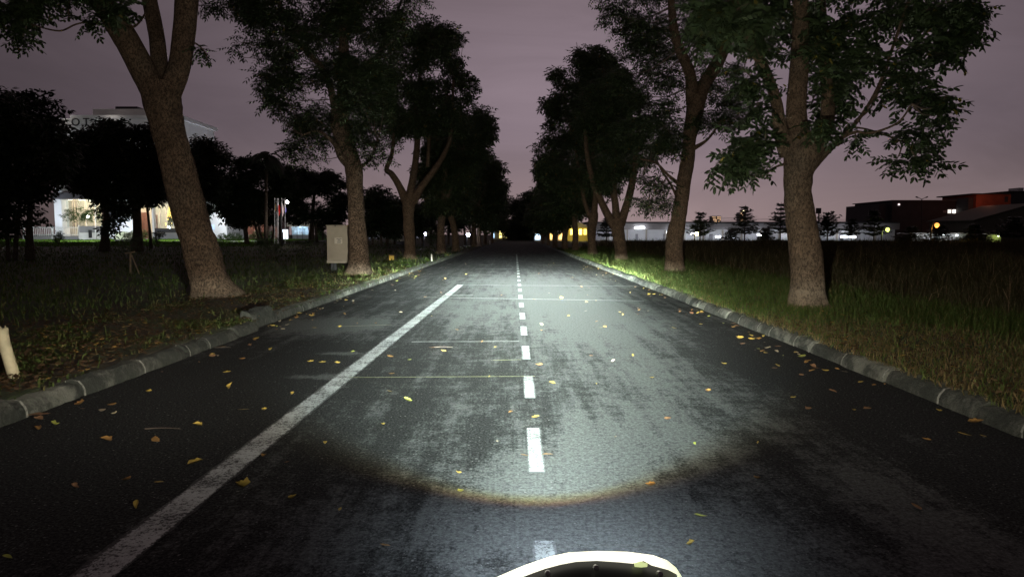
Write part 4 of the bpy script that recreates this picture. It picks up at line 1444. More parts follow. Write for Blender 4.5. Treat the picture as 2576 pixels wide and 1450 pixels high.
def letter(parent, ch, px, py, d, hpx, mat):
    cu = bpy.data.curves.new("sign_letter", 'FONT')
    cu.body = ch
    cu.align_x = 'CENTER'; cu.align_y = 'CENTER'
    cu.size = hpx * d / FPX / 0.7
    cu.extrude = 0.05
    cu.materials.append(mat)
    o = bpy.data.objects.new("sign_letter", cu)
    COL.objects.link(o)
    o.rotation_euler = (math.pi / 2, 0, 0)
    o.parent = parent
    o.location = P(px, py, d) - parent_origin(parent)
    me = bpy.data.meshes.new_from_object(o)
    q = bpy.data.objects.new("sign_letter", me)
    q.parent, q.location, q.rotation_euler = parent, o.location, o.rotation_euler
    bpy.data.objects.remove(o)
    COL.objects.link(q)
    return q


bx(off, "sign_board", 'wall_white', 174, 232, 298.2, 324, D - 0.15, 0.12)
letter(off, "O", 190, 308, D - 0.22, 19, M['dark_metal'])
letter(off, "T", 217, 308, D - 0.22, 19, M['dark_metal'])
lobby = (1.0, 0.87, 0.62)
for (px, dd, w) in ((195, 3.2, 1000), (240, 3.2, 700), (420, 3.4, 1000), (365, 1.6, 300)):
    lamp(off, P(px, 512, D + dd), w, lobby, 0.3)
for (px, dd) in ((172, 3.0), (205, 3.0), (245, 3.0), (410, 3.2), (440, 3.2)):
    p = P(px, 503, D + dd)
    MB().box(p.x - 0.3, p.x + 0.3, p.y - 0.3, p.y + 0.3, p.z, p.z + 0.05).build("ceiling_light", glow("warm_lamp", (1.0, 0.8, 0.5), 6), off)
lamp(off, P(305, 560, D - 2.5), 420, (0.8, 0.88, 1.0), 0.2)
lamp(off, P(120, 540, D - 4.0), 420, (0.8, 0.88, 1.0), 0.2)
p = P(320, 487, D - 2.4)
MB().box(p.x - 0.3, p.x + 0.3, p.y, p.y + 0.12, p.z - 0.12, p.z + 0.12).build("flood_lamp", glow("cool_lamp", (0.85, 0.92, 1.0), 12), off)

xs = P(455, 400, D).x
for (yy_, zz_, w_) in ((D + 4.5, 8.5, 420), (D + 9.0, 8.0, 300)):
    lamp(off, (xs + 3.0, yy_, zz_), w_, (0.80, 0.86, 1.0), 0.3)
    MB().box(xs + 0.01, xs + 3.0, yy_ - 0.03, yy_ + 0.03, zz_ + 0.35, zz_ + 0.41).build("lamp_arm", M['dark_metal'], off)
pz = P(300, 274, D + 1.5)
for xo in (-6.0, 0.0, 6.0):
    lamp(off, (pz.x + xo, D - 1.2, P(300, 300, D).z + 0.4), 16, (1.0, 0.9, 0.8), 0.3)
# christmas tree in the lobby window
ct = thing_at("christmas_tree", 410, D - 1.0, "christmas tree hung with golden lights inside the lobby window", "christmas tree")
ct.location.z = P(410, 574, D + 1).z
base = Vector(ct.location) + Vector((0, 2.0, 0))
Hc = P(410, 516, D + 1).z - ct.location.z
V, F = [], []
rc = random.Random(3)
for k in range(900):
    t = rc.random() ** 0.8
    r_ = (1 - t) * 0.62 * rc.uniform(0.5, 1.0)
    a = rc.uniform(0, 6.28)
    q = base + Vector((math.cos(a) * r_, math.sin(a) * r_, 0.25 + t * (Hc - 0.3)))
    u = Vector((math.cos(a), math.sin(a), -0.5)) * 0.13
    v_ = Vector((-math.sin(a), math.cos(a), 0)) * 0.05
    k0 = len(V); V += [q - u, q - v_, q + u, q + v_]; F.append((k0, k0 + 1, k0 + 2, k0 + 3))
mesh_obj("foliage", V, F, M['hedge'], ct)
MB().tube([base, base + Vector((0, 0, Hc * 0.9))], [0.06, 0.02], 6).build("trunk", M['bark_dark'], ct)
mb = MB()
for k in range(150):
    t = rc.random()
    r_ = (1 - t) * 0.66 * rc.uniform(0.8, 1.05); a = rc.uniform(3.2, 6.2)
    if t < 0.45 and rc.random() < 0.85:
        continue
    q = base + Vector((math.cos(a) * r_, math.sin(a) * r_, 0.25 + t * (Hc - 0.3)))
    mb.box(q.x - 0.045, q.x + 0.045, q.y - 0.045, q.y + 0.045, q.z - 0.045, q.z + 0.045)
o = mb.build("fairy_lights", glow("golden_bulb", (1.0, 0.66, 0.18), 2.6), ct)
o['kind'] = 'stuff'

# white gate building right of the leaning trunk
gb = thing_at("gate_building", 545, 86, "white flat-walled block brightly floodlit right of the leaning trunk", "building")
bx(gb, "wall", 'wall_white', 470, 571, 470, 606, 86, 6)
gw = bx(gb, "window_frame", 'white_metal', 526, 541, 563, 579, 85.95, 0.05)
bx(gw, "window_pane", glow("lit_pane_blue", (0.5, 0.65, 1.0), 0.7), 528, 533, 565, 577, 85.9, 0.05)
bx(gw, "window_pane", glow("lit_pane_blue2", (0.5, 0.65, 1.0), 0.6), 534, 539, 565, 577, 85.9, 0.05)
lamp(gb, P(558, 540, 83.2), 520, (0.86, 0.92, 1.0), 0.2)

# low brown building with shop windows behind
lb = thing_at("low_building", 620, 101, "low brown-fronted building with pale columns behind the garden trees", "building")
bx(lb, "wall", 'wood', 572, 700, 548, 606, 101, 5)
for a in (580, 599, 607, 640, 668):
    bx(lb, "column", 'beige', a, a + 3.5, 550, 606, 100.4, 0.4)
bx(lb, "roof", 'wall_dark', 568, 705, 541, 548, 100, 7)
for a in (585, 611, 645, 673):
    bx(lb, "window_pane", 'glass', a, a + 12, 560, 598, 100.9, 0.05)
lamp(lb, P(600, 558, 98.5), 130, (1.0, 0.7, 0.5), 0.2)
lamp(lb, P(650, 558, 98.5), 110, (1.0, 0.75, 0.6), 0.2)

# picket fence and low wall
fn = thing_at("picket_fence", 140, 80, "white picket fence below the lit lobby at far left", "fence")
for i, a in enumerate(np.arange(60, 196, 4.6)):
    bx(fn, "picket", 'white_metal', a, a + 2.0, 569.5, 593, 80, 0.04)
for z0, z1 in ((571, 573), (589, 591)):
    bx(fn, "rail", 'white_metal', 58, 197, z0, z1, 80.05, 0.05)
for a in (56, 128, 196):
    bx(fn, "post", 'white_metal', a, a + 4, 566, 600, 79.95, 0.18)
bx(fn, "plinth", 'wall_gray', 56, 200, 593.2, 603, 80, 0.2)
lw = thing_at("low_wall", 228, 78, "low white wall with grey coping right of the picket fence", "wall")
bx(lw, "wall", 'wall_white', 199, 256, 585, 606, 78, 0.25)
bx(lw, "coping_band", 'wall_gray', 199, 256, 568, 584.8, 78.05, 0.2)
bx(lw, "meter_box", 'dark_metal', 222, 229, 578, 598, 77.8, 0.2)
garden_spot(lw, P(215, 545, 66), P(200, 604, 76), 3600, (0.92, 1.0, 0.95))
lamp(lw, P(140, 568, 77.0), 130, (0.88, 0.97, 1.0), 0.2)
garden_spot(lw, P(430, 545, 68), P(420, 604, 77), 3200, (0.95, 1.0, 0.92))
garden_spot(lw, P(620, 548, 66), P(610, 604, 75), 1500, (0.95, 1.0, 0.95))
wp = thing_at("white_pole", 240, 77, "thin white pole standing before the lobby window", "pole")
MB().tube([P(240, 606, 77), P(240, 510, 77)], 0.06, 8).build("pole", M['white_metal'], wp)
MB().tube([P(240, 511, 77), P(240, 508, 77)], 0.09, 8).build("cap", M['white_metal'], wp)
ub = thing_at("utility_box", 312, 72, "pale green utility box between the two thick garden trunks", "utility box")
bx(ub, "cabinet", plain("pale_green_metal", (0.30, 0.33, 0.24), 0.6, 0.1), 290, 313, 582, 602, 72, 0.6)
bx(ub, "door", plain("pale_green_metal_b", (0.36, 0.38, 0.30), 0.6, 0.1), 313.3, 334, 583, 602, 71.95, 0.6)
bx(ub, "plinth", 'wall_dark', 288, 336, 602, 608, 71.9, 0.8)

bush("lit leafy bush with spreading top in front of the lobby glass", 208, 84, 55, 517, 558, n=110, scale=0.75, lod='low')
bush("round bright bush beside the thick garden trunk", 366, 76, 10, 573, 604, n=34, scale=0.45)
bush("dark ragged bush right of the round bright bush", 395, 60, 16, 575, 606, 'leaf_dark', n=26, scale=0.6)
bush("small dark bush in front of the picket fence", 147, 58, 12, 578, 606, 'leaf_dark', n=20, scale=0.6)
bush("clipped dark hedge at the foot of the floodlit block", 580, 73, 36, 582, 609, n=110, scale=0.5)
bush("bright clipped hedge behind the splayed stems", 660, 84, 34, 577, 604, n=120, scale=0.6)
bush("leafy dark shrub on a bare stem left of the booth", 672, 34, 36, 592, 632, 'leaf_bg', n=22, scale=0.75, lod='mid')
bush("sparse shrub between booth and cabinet", 768, 38, 18, 598, 640, 'leaf_bg', n=12, scale=0.7, lod='mid')
bush("round bush behind the small lit tree", 808, 84, 14, 585, 606, n=30, scale=0.6)
bush("leafy bush left of the upright fourth left trunk", 1082, 55, 16, 572, 612, 'leaf_bg', n=26, scale=0.8, lod='mid')

# lit garden path strip
pa, pb = P(440, 607, 70), P(830, 606, 74)
path = MB().box(pa.x, pb.x, 70.0, 71.6, 0.40, float(ground_z(pa.x, 70)) + 0.06).build("garden_path", M['wall_gray'])
tag(path, "pale garden path crossing the lawn before the booth", kind='structure')

# guard booth
gd = thing_at("guard_booth", 748, 85, "small guard booth with blue-lit glass and beige flat roof", "booth")
bx(gd, "roof", 'beige', 721, 781, 560, 569.5, 84.5, 3.6)
bx(gd, "back_wall", 'wall_white', 734, 777, 569.7, 606, 87.5, 0.15)
bx(gd, "counter", 'wall_gray', 734, 777, 590, 606, 85, 0.15)
for a in (733, 746, 759, 775):
    bx(gd, "frame", 'dark_metal', a, a + 1.6, 569.7, 606, 84.9, 0.1)
for a, b in ((734.6, 746), (747.6, 759), (760.6, 775)):
    bx(gd, "window_pane", 'glass', a, b, 570, 590, 84.95, 0.02)
bx(gd, "notice", 'wall_gray', 752, 766, 574, 586, 87.3, 0.1)
lamp(gd, P(755, 573, 86.3), 120, (0.55, 0.78, 1.0), 0.2)
sg = thing_at("sign_pillar", 715, 82, "brightly lit white sign pillar left of the guard booth", "sign")
mw = glow("spotlit_sign_glow", (0.85, 0.92, 1.0), 1.6)  # emission stands in for a spot light shining on the sign
bx(sg, "pillar", mw, 712, 722, 577, 602, 82, 0.4)
bx(sg, "arm", mw, 703, 711.9, 577, 584, 82.02, 0.36)
bx(sg, "foot", 'wall_white', 708, 727, 602.2, 608, 81.7, 1.0)
# flag poles
for i, (px, col, y0, y1, w, lab) in enumerate((
        (691, (0.45, 0.30, 0.12), 512, 530, 3, "flagpole with a small ochre flag, leftmost of the five"),
        (697, (0.06, 0.06, 0.06), 520, 534, 2, "flagpole with a narrow dark flag, second from the left"),
        (700, (0.75, 0.03, 0.02), 515, 542, 5, "flagpole with a hanging red flag"),
        (709, (0.65, 0.55, 0.55), 513, 543, 5, "flagpole with a hanging pale flag right of the red one"),
        (717, (0.10, 0.10, 0.40), 520, 536, 3, "flagpole with a dark blue flag, nearest the booth"))):
    fp = thing_at("flagpole", px, 57.5, lab, "flagpole", "flagpoles beside the guard booth")
    b0 = P(px, 612, 57.5)
    MB().tube([b0, P(px, 498, 57.5)], [0.035, 0.02], 6).build("pole", M['white_metal'], fp)
    vs, fs = [], []
    n = 8
    for k in range(n + 1):
        t = k / n
        q = P(px + 0.5, y0 + (y1 - y0) * t, 57.45)
        ww = w * 57 / FPX * (0.5 + 0.6 * math.sin(math.pi * min(1, t * 1.1)))
        vs += [q, q + Vector((ww * 0.5, 0.10 * math.sin(5 * t), 0)), q + Vector((ww, -0.05, -0.05))]
    for k in range(n):
        a = 3 * k
        fs += [(a, a + 1, a + 4, a + 3), (a + 1, a + 2, a + 5, a + 4)]
    mesh_obj("flag", vs, fs, plain("flag_cloth_%d" % i, col, 0.8, 0.15), fp)
lampf = lamp(off, P(705, 560, 55.5), 40, (1.0, 0.95, 0.9), 0.2)


def street_lamp(label, px, py, d, col, watts, name="street_lamp", r=0.16, em=40, arm=0.5, group="lit street lamps"):
    t = thing_at(name, px, d, label, "street lamp", group)
    h = P(px, py, d)
    x0 = h.x - arm
    z0 = float(ground_z(x0, d))
    t.location = (x0, d, z0)
    li, ra = smooth_line([(x0, d, z0 - 0.1), (x0, d, h.z - 0.3), (x0 + arm * 0.5, d, h.z + r + 0.12), (h.x, d, h.z + r + 0.08)], [0.07, 0.05, 0.035, 0.03], 4)
    MB().tube(li, ra, 8).build("post", M['dark_metal'], t, smooth=True)
    lh = MB().box(h.x - r * 0.7, h.x + r * 0.7, d - r * 0.6, d + r * 0.6, h.z + r, h.z + r + 0.06).build("lamp_head", M['dark_metal'], t)
    v, f = tube([(h.x, d, h.z + k_ * r) for k_ in (0.98, 0.7, 0.3, -0.2, -0.7, -0.98)], [r * q_ for q_ in (0.3, 0.72, 0.96, 0.98, 0.72, 0.25)], 12)
    mesh_obj("lamp_glass", v, f, glow("lamp_glass", col, em), lh)
    if watts:
        lamp(t, (h.x, d, h.z - 0.35), watts, col, 0.15)
    return t


street_lamp("white street lamp glowing among the dark trees above the booth", 722, 508, 57, (1.0, 0.9, 0.85), 8, r=0.12)
street_lamp("blue-white post lamp between the fifth and sixth left trunks", 1177, 590, 74, (0.72, 0.78, 1.0), 8, r=0.20, em=30, arm=0.15)
street_lamp("small violet-white lamp behind the fourth left trunk", 1070, 588, 60, (0.75, 0.75, 1.0), 5, r=0.11, em=40, arm=0.15)
street_lamp("greenish street lamp before the left end of the dark building", 2232, 577, 63, (0.85, 1.0, 0.25), 45, r=0.18, em=1.8)
street_lamp("orange street lamp glowing behind a tiered tree", 2356, 566, 66, (1.0, 0.40, 0.08), 60, r=0.22, em=1.9)
street_lamp("yellow lamp by the tiered tree right of the kinked trunk", 1752, 588, 70, (1.0, 0.9, 0.35), 45, r=0.18, em=25, arm=0.2)

# low shed with lit windows behind the left row
sh = thing_at("long_shed", 1000, 118, "long low shed washed in violet light behind the left trees", "building")
bx(sh, "wall", 'wall_white', 918, 1062, 570, 604, 118, 5)
bx(sh, "roof", 'roof', 914, 1066, 564, 570, 117.5, 6)
for a, b, c_, e_ in ((925, 932, (0.6, 0.8, 1.0), 1.5), (979, 989, (0.9, 0.92, 1.0), 4), (997, 1004, (0.9, 0.9, 1.0), 3), (1008, 1011, (0.5, 0.8, 1.0), 4)):
    bx(sh, "window", glow("lit_window", c_, e_), a, b, 577, 590, 117.9, 0.1)
lamp(sh, P(950, 575, 114), 120, (0.6, 0.6, 1.0), 0.2)
lamp(sh, P(1030, 575, 114), 100, (0.7, 0.7, 1.0), 0.2)
cb2 = thing_at("utility_cabinet", 1007, 62, "pale double cabinet standing behind the third left trunk", "cabinet")
bx(cb2, "cabinet", 'beige', 998, 1006.6, 575, 606, 62, 0.5)
bx(cb2, "cabinet", 'beige', 1007.2, 1016, 575, 606, 62, 0.5)
bx(cb2, "plinth", 'wall_dark', 997, 1017, 606.2, 614, 61.9, 0.7)
# yellow-lit house at the road's end
yh = thing_at("far_house", 1268, 185, "yellow-lit house glimpsed at the left of the road's end", "building")
bx(yh, "wall", plain("cream_wall", (0.6, 0.55, 0.4), 0.8, 0.1), 1235, 1295, 568, 604, 185, 6)
bx(yh, "roof", 'wall_dark', 1230, 1300, 560, 568, 184, 8)
for a, b, c_, e_ in ((1237, 1243, (0.5, 0.75, 1.0), 2), (1256, 1262, (1.0, 0.85, 0.3), 4), (1266, 1275, (1.0, 0.8, 0.3), 3), (1279, 1286, (0.9, 0.85, 0.4), 2.5)):
    bx(yh, "window", glow("lit_window_yellow", c_, e_), a, b, 574, 598, 184.9, 0.1)

# ---------------- right: yellow hall, long factory, dark block, red block
yb = thing_at("yellow_hall", 1455, 138, "yellow-lit hall with a pitched roof behind the right-hand trunks", "building")
mby = plain("yellow_wall", (0.72, 0.60, 0.20), 0.8, 0.1)
bx(yb, "wall", mby, 1424, 1480, 572, 610, 138, 8)
a, b, c_ = P(1420, 572, 137.5), P(1452, 556, 137.5), P(1484, 572, 137.5)
vs = [a, b, c_] + [v + Vector((0, 9, 0)) for v in (a, b, c_)]
mesh_obj("roof", vs, [(0, 1, 2), (3, 5, 4), (0, 3, 4, 1), (1, 4, 5, 2), (0, 2, 5, 3)], M['roof'], yb)
for q, e_ in ((1434, 3.0), (1456, 4.0), (1468, 2.0)):
    bx(yb, "window", glow("lit_window_amber", (1.0, 0.75, 0.2), e_), q, q + 7, 576, 590, 137.9, 0.1)
lamp(yb, P(1445, 590, 133), 400, (1.0, 0.8, 0.25), 0.3)
for (q0, q1, c_, e_, nm, lab) in ((1346, 1358, (0.6, 0.8, 1.0), 3, "lit_kiosk", "cyan-lit kiosk right of the road's end"), (1405, 1418, (1.0, 0.6, 0.2), 2.5, "lit_kiosk", "orange-lit kiosk between the sixth and seventh right trunks"), (1380, 1389, (1.0, 0.65, 0.2), 2.5, "lit_kiosk", "narrow amber-lit kiosk between far right trunks")):
    kk = thing_at(nm, (q0 + q1) / 2, 140, lab, "kiosk")
    bx(kk, "wall", 'wall_white', q0 - 2, q1 + 2, 585, 608, 140, 2)
    bx(kk, "window", glow("kiosk_window", c_, e_), q0, q1, 588, 602, 139.9, 0.08)
    bx(kk, "roof", 'roof', q0 - 4, q1 + 4, 583, 585, 139.5, 3)

wh = thing_at("factory", 1850, 150, "long low factory across the field with pale lit wall and grey roof", "building")
for i, q in enumerate(range(1482, 2250, 48)):
    bx(wh, "wall_panel", 'wall_white', q, q + 47, 577, 612, 150, 0.4)
    bx(wh, "post", 'beige', q - 1.5, q + 1, 576, 612, 149.6, 0.38)
bx(wh, "fascia", 'roof', 1478, 2262, 561, 577, 147.5, 3.2)
bx(wh, "roof", 'wall_dark', 1476, 2264, 557.5, 561, 147, 22)
for a, b in ((1668, 1676), (1716, 1722), (1598, 1604), (1784, 1792), (1905, 1914), (2110, 2120)):
    bx(wh, "door", 'wall_gray', a, b, 588, 612, 149.9, 0.1)
gl_ = glow("fluorescent_tube", (0.85, 0.90, 1.0), 14)
for a, b, y0 in ((1549, 1560, 569), (1597, 1607, 571), (1609, 1621, 570), (1676, 1684, 582), (1736, 1752, 585), (1800, 1812, 593), (1842, 1850, 596), (1905, 1916, 588), (1985, 2005, 590), (2008, 2030, 590), (2115, 2132, 593), (2138, 2152, 594), (2010, 2022, 598)):
    bx(wh, "fluorescent_lamp", gl_, a, b, y0, y0 + 4, 147.2, 0.12)
for px, w in ((1545, 170), (1612, 190), (1690, 90), (1745, 170), (1822, 70), (1905, 90), (2010, 190), (2125, 90), (2212, 60)):
    lamp(wh, P(px, 588, 146), w, (0.82, 0.86, 1.0), 0.4)

dk = thing_at("dark_block", 2330, 182, "big dark flat-roofed building with three lit windows at right", "building")
bx(dk, "wall", 'wall_dark', 2244, 2455, 505, 612, 182, 20)
bx(dk, "wall", 'wall_dark', 2210, 2243.8, 513, 612, 183, 18)
bx(dk, "roof_edge", plain("pale_trim", (0.12, 0.11, 0.11), 0.7, 0.1), 2242, 2456, 503, 505, 181.5, 21)
for a, b, e_ in ((2384, 2392, 1.2), (2396, 2401, 2.2), (2402, 2410, 1.4)):
    bx(dk, "window", glow("lit_office_window", (1.0, 0.9, 0.82), e_), a, b, 527, 536, 181.9, 0.2)
for a in (2372, 2420, 2430, 2441):
    bx(dk, "window", 'wall_gray', a, a + 8, 529, 535, 181.9, 0.1)
bx(dk, "corner_lamp", glow("dim_lamp", (1.0, 0.8, 0.8), 1.5), 2259, 2263, 512, 516, 181.8, 0.15)
rd = thing_at("red_block", 2490, 176, "red-brown block lit by orange light at the far right", "building")
mr = plain("red_brick", (0.30, 0.085, 0.05), 0.85, 0.2, 0.5)
bx(rd, "wall", mr, 2455.5, 2536, 489, 612, 176, 14)
bx(rd, "roof_edge", 'wall_dark', 2446, 2539, 486, 489, 175.5, 15)
bx(rd, "stair_tower", 'wall_dark', 2436, 2455, 497, 612, 177, 10)
bx(rd, "window", 'wall_dark', 2478, 2487, 524, 536, 175.95, 0.1)
bx(rd, "window", 'wall_dark', 2527, 2534, 494, 508, 175.95, 0.1)
lamp(rd, P(2485, 500, 168.5), 380, (1.0, 0.32, 0.17), 0.5)
dt = thing_at("dark_tower", 2570, 190, "dark block cut by the right edge of the picture", "building")
bx(dt, "wall", 'wall_dark', 2541, 2680, 483, 612, 190, 15)
bx(dt, "roof_edge", 'wall_dark', 2539, 2684, 480, 483, 189.5, 16)
bx(dt, "roof_tank", 'steel', 2562, 2574, 472, 480, 192, 4)
M['olive'] = plain('olive_sheet', (0.085, 0.085, 0.065), 0.8, 0.15)
sr = thing_at("sloping_shed", 2520, 148, "shed with a large pale sloping roof in front of the red block", "building")
a0, a1, a2, a3 = P(2450, 556, 148), P(2600, 514, 148), P(2600, 612, 148), P(2450, 612, 148)
vs = [a0, a1, a2, a3] + [v + Vector((0, 16, 0)) for v in (a0, a1, a2, a3)]
mesh_obj("wall", vs, [(3, 2, 1, 0), (4, 5, 6, 7), (0, 4, 7, 3), (1, 2, 6, 5), (2, 3, 7, 6)], M['olive'], sr)
vs = [v + Vector((0, 0, o_)) for o_ in (0.02, 0.25) for v in (a0 + Vector((-0.5, -0.5, 0)), a1 + Vector((0, -0.5, 0.1)), a1 + Vector((0, 16.5, 0.1)), a0 + Vector((-0.5, 16.5, 0)))]
mesh_obj("roof", vs, [(0, 3, 2, 1), (4, 5, 6, 7), (0, 1, 5, 4), (1, 2, 6, 5), (2, 3, 7, 6), (3, 0, 4, 7)], M['olive'], sr)
ws = thing_at("white_shed", 2360, 118, "low white-lit shed below the orange street lamp", "building")
for q in range(2292, 2430, 23):
    bx(ws, "wall_panel", 'wall_white', q, q + 22, 589, 612, 118, 0.3)
bx(ws, "roof", 'roof', 2288, 2434, 585, 589, 117.4, 4)
for q in (2304, 2336, 2372, 2404):
    bx(ws, "lamp", glow("shed_lamp", (0.9, 0.95, 1.0), 8), q, q + 5, 590, 592.5, 117.2, 0.1)
for q, w_ in ((2310, 60), (2365, 70), (2412, 40)):
    lamp(ws, P(q, 594, 115.5), w_, (0.9, 0.93, 1.0), 0.2)
kk = thing_at("lit_hut", 2506, 112, "small yellow-green lit hut at the far right edge of the field", "hut")
bx(kk, "wall", plain("hut_wall", (0.5, 0.55, 0.25), 0.8, 0.1), 2496, 2516, 590, 612, 112, 1.5)
bx(kk, "roof", 'roof', 2494, 2518, 587, 590, 111.6, 2.2)
bx(kk, "lamp", glow("hut_lamp", (0.9, 1.0, 0.6), 6), 2509, 2513, 592, 595, 111.5, 0.1)
lamp(kk, P(2504, 594, 109.5), 130, (0.85, 1.0, 0.35), 0.2)
lamp(kk, P(2430, 592, 64), 45, (1.0, 0.82, 0.2), 0.3)  # unseen yellow lamp added to light the tiered trees, apart from the hut

for (q0, q1, y0, lab) in ((1790, 1812, 543, "distant apartment tower with lit windows beside the kinked trunk"), (1859, 1872, 534, "distant tower with a bright crown light above the factory")):
    tw = thing_at("distant_tower", (q0 + q1) / 2, 1200, lab, "tower")
    bx(tw, "wall", 'wall_gray', q0, q1, y0, 592, 1200, 15)
    mb = MB()
    rr = random.Random(q0)
    for a in np.arange(q0 + 1, q1 - 1, 3.2):
        for b in np.arange(y0 + 2, 562, 3.6):
            if rr.random() < 0.6:
                u, v_ = P(a, b, 1199.8), P(a + 1.6, b + 1.7, 1199.8)
                mb.box(u.x, v_.x, 1199.5, 1199.9, v_.z, u.z)
    o = mb.build("windows", glow("far_window", (1.0, 0.62, 0.35), 1.3), tw); o['kind'] = 'stuff'
    if q0 > 1800:
        bx(tw, "crown_light", glow("crown_light", (1.0, 0.85, 0.45), 4), 1866, 1871, 529, 533.8, 1200, 4)
cm = thing_at("mobile_mast", 2059, 160, "slim mobile phone mast above the factory roof right of the big trunk", "mast")
MB().tube([P(2059, 612, 160), P(2059, 528, 160)], [0.25, 0.15], 8).build("pole", M['dark_metal'], cm)
for o_ in (-6, -1.5, 3):
    bx(cm, "antenna", 'dark_metal', 2059 + o_, 2062 + o_, 523, 537, 159.6, 0.3)
for k, yb_ in enumerate((546, 550, 554)):
    pts = [P(px, yb_ + 6 * math.sin(math.pi * (px - 1780) / 620.0), 146) for px in range(1780, 2401, 62)]
    oc = MB().tube(pts, 0.035, 4).build("overhead_cable", M['dark_metal'])
    tag(oc, ("topmost", "middle", "lowest")[k] + " of three overhead cables sagging above the factory roof", "cable", "overhead cables")
dl = thing_at("double_arm_lamp", 2318, 170, "unlit double-armed lamp post rising above the dark building", "lamp post")
MB().tube([P(2318, 612, 170), P(2318, 500, 170)], 0.10, 6).build("pole", M['dark_metal'], dl)
for s in (-1, 1):
    MB().tube([P(2318, 501, 170), P(2318 + 11 * s, 496, 170)], 0.07, 6).build("arm", M['dark_metal'], dl)
    MB().tube([P(2318 + 10 * s, 496.5, 170), P(2318 + 15 * s, 495, 170)], 0.16, 6).build("lamp_head", M['dark_metal'], dl)

# ================================================================== SMALL THINGS BY THE ROAD
cab = thing_at("electrical_cabinet", 850, 23.6, "off-white electrical cabinet on short legs behind the mottled left trunk", "cabinet", py=680)
mc = plain("aged_cream_metal", (0.40, 0.345, 0.27), 0.6, 0.10, 3)
zb = P(850, 661, 23.6)
xa, xb = P(822, 600, 23.6).x, P(884, 600, 23.6).x
zt = P(850, 568, 23.6).z
MB().box(xa, xb, 23.6, 24.15, zb.z + 0.09, zt).build("body", mc, cab)
dr = MB()
dx0, dx1, dz0, dz1 = xa + 0.03, xb - 0.04, zb.z + 0.12, zt - 0.03
vs = [(dx0, 23.57, dz0), (dx1, 23.57, dz0), (dx1, 23.57, dz1 - 0.16), (dx1 - 0.20, 23.57, dz1), (dx0, 23.57, dz1)]
n = len(vs)
vs += [(x, 23.598, z) for (x, y, z) in vs]
door = mesh_obj("door", vs, [tuple(range(n)), tuple(range(2 * n - 1, n - 1, -1))] + [(i, i + n, (i + 1) % n + n, (i + 1) % n) for i in range(n)], plain("cream_door", (0.42, 0.365, 0.285), 0.6, 0.12, 2), cab)
MB().box(xa - 0.01, xb + 0.01, 23.56, 24.17, zb.z, zb.z + 0.085).build("base_rail", mc, cab)
MB().box(xa - 0.015, xb + 0.015, 23.55, 24.18, zt + 0.002, zt + 0.03).build("lid", mc, cab)
for x_ in (xa + 0.16, xb - 0.16):
    MB().box(x_ - 0.04, x_ + 0.04, 23.62, 23.72, 0.0, zb.z - 0.002).build("leg", M['dark_metal'], cab)
    MB().box(x_ - 0.04, x_ + 0.04, 24.02, 24.12, 0.0, zb.z - 0.002).build("leg", M['dark_metal'], cab)
MB().box(xa + 0.29, xa + 0.315, 23.54, 23.575, zt - 0.03, zt + 0.05).build("latch", M['dark_metal'], door)
px0, px1, pz0, pz1 = xa + 0.27, xa + 0.53, zt - 0.60, zt - 0.40
lp_ = MB().box(px0, px1, 23.555, 23.568, pz0, pz1).build("label_plate", plain("label_plate_white", (0.66, 0.60, 0.50), 0.5, 0.05), door)
for i, (u0, u1) in enumerate(((0.28, 0.97), (0.44, 0.75), (0.38, 0.86), (0.33, 0.88))):
    z_ = pz1 - 0.035 - i * 0.043
    x0_ = px0 + u0 * 0.26; x1_ = px0 + u1 * 0.26
    mb = MB(); x_ = x0_
    while x_ < x1_ - 0.012:
        w_ = random.uniform(0.012, 0.03)
        mb.box(x_, min(x_ + w_, x1_), 23.551, 23.5548, z_ - 0.010, z_ + 0.010); x_ += w_ + 0.006
    o = mb.build("label_text", M['dark_metal'], door); o['kind'] = 'stuff'

mp = thing_at("marker_post", 1086, 32, "short white marker post on the grass beyond the third left trunk", "post", py=657)
b = mp.location
MB().tube([(b.x, b.y, b.z - 0.1), (b.x - 0.01, b.y, b.z + 0.30), (b.x - 0.015, b.y, b.z + 0.34)], [0.035, 0.033, 0.020], 8).build("post", plain("white_post_paint", (0.75, 0.72, 0.66), 0.6, 0.1), mp, smooth=True)
yk_ = thing_at("marker_block", 985, 33.5, "small ochre marker block in the grass left of the third left trunk", "marker", py=653)
b = yk_.location
my_ = plain("ochre_paint", (0.55, 0.33, 0.05), 0.7, 0.2)
MB().box(b.x - 0.11, b.x + 0.11, b.y - 0.08, b.y + 0.08, b.z - 0.05, b.z + 0.20).build("block", my_, yk_)
MB().box(b.x - 0.13, b.x + 0.13, b.y - 0.10, b.y + 0.10, b.z + 0.202, b.z + 0.25).build("cap", plain("brown_cap", (0.2, 0.12, 0.04), 0.8, 0.2), yk_)
p2 = thing_at("marker_post", 1232, 96, "tiny white marker post far along the left verge", "post", py=612)
b = p2.location
MB().tube([(b.x, b.y, b.z - 0.1), (b.x, b.y, b.z + 0.55), (b.x, b.y, b.z + 0.6)], [0.05, 0.05, 0.03], 8).build("post", M['white_metal'], p2)

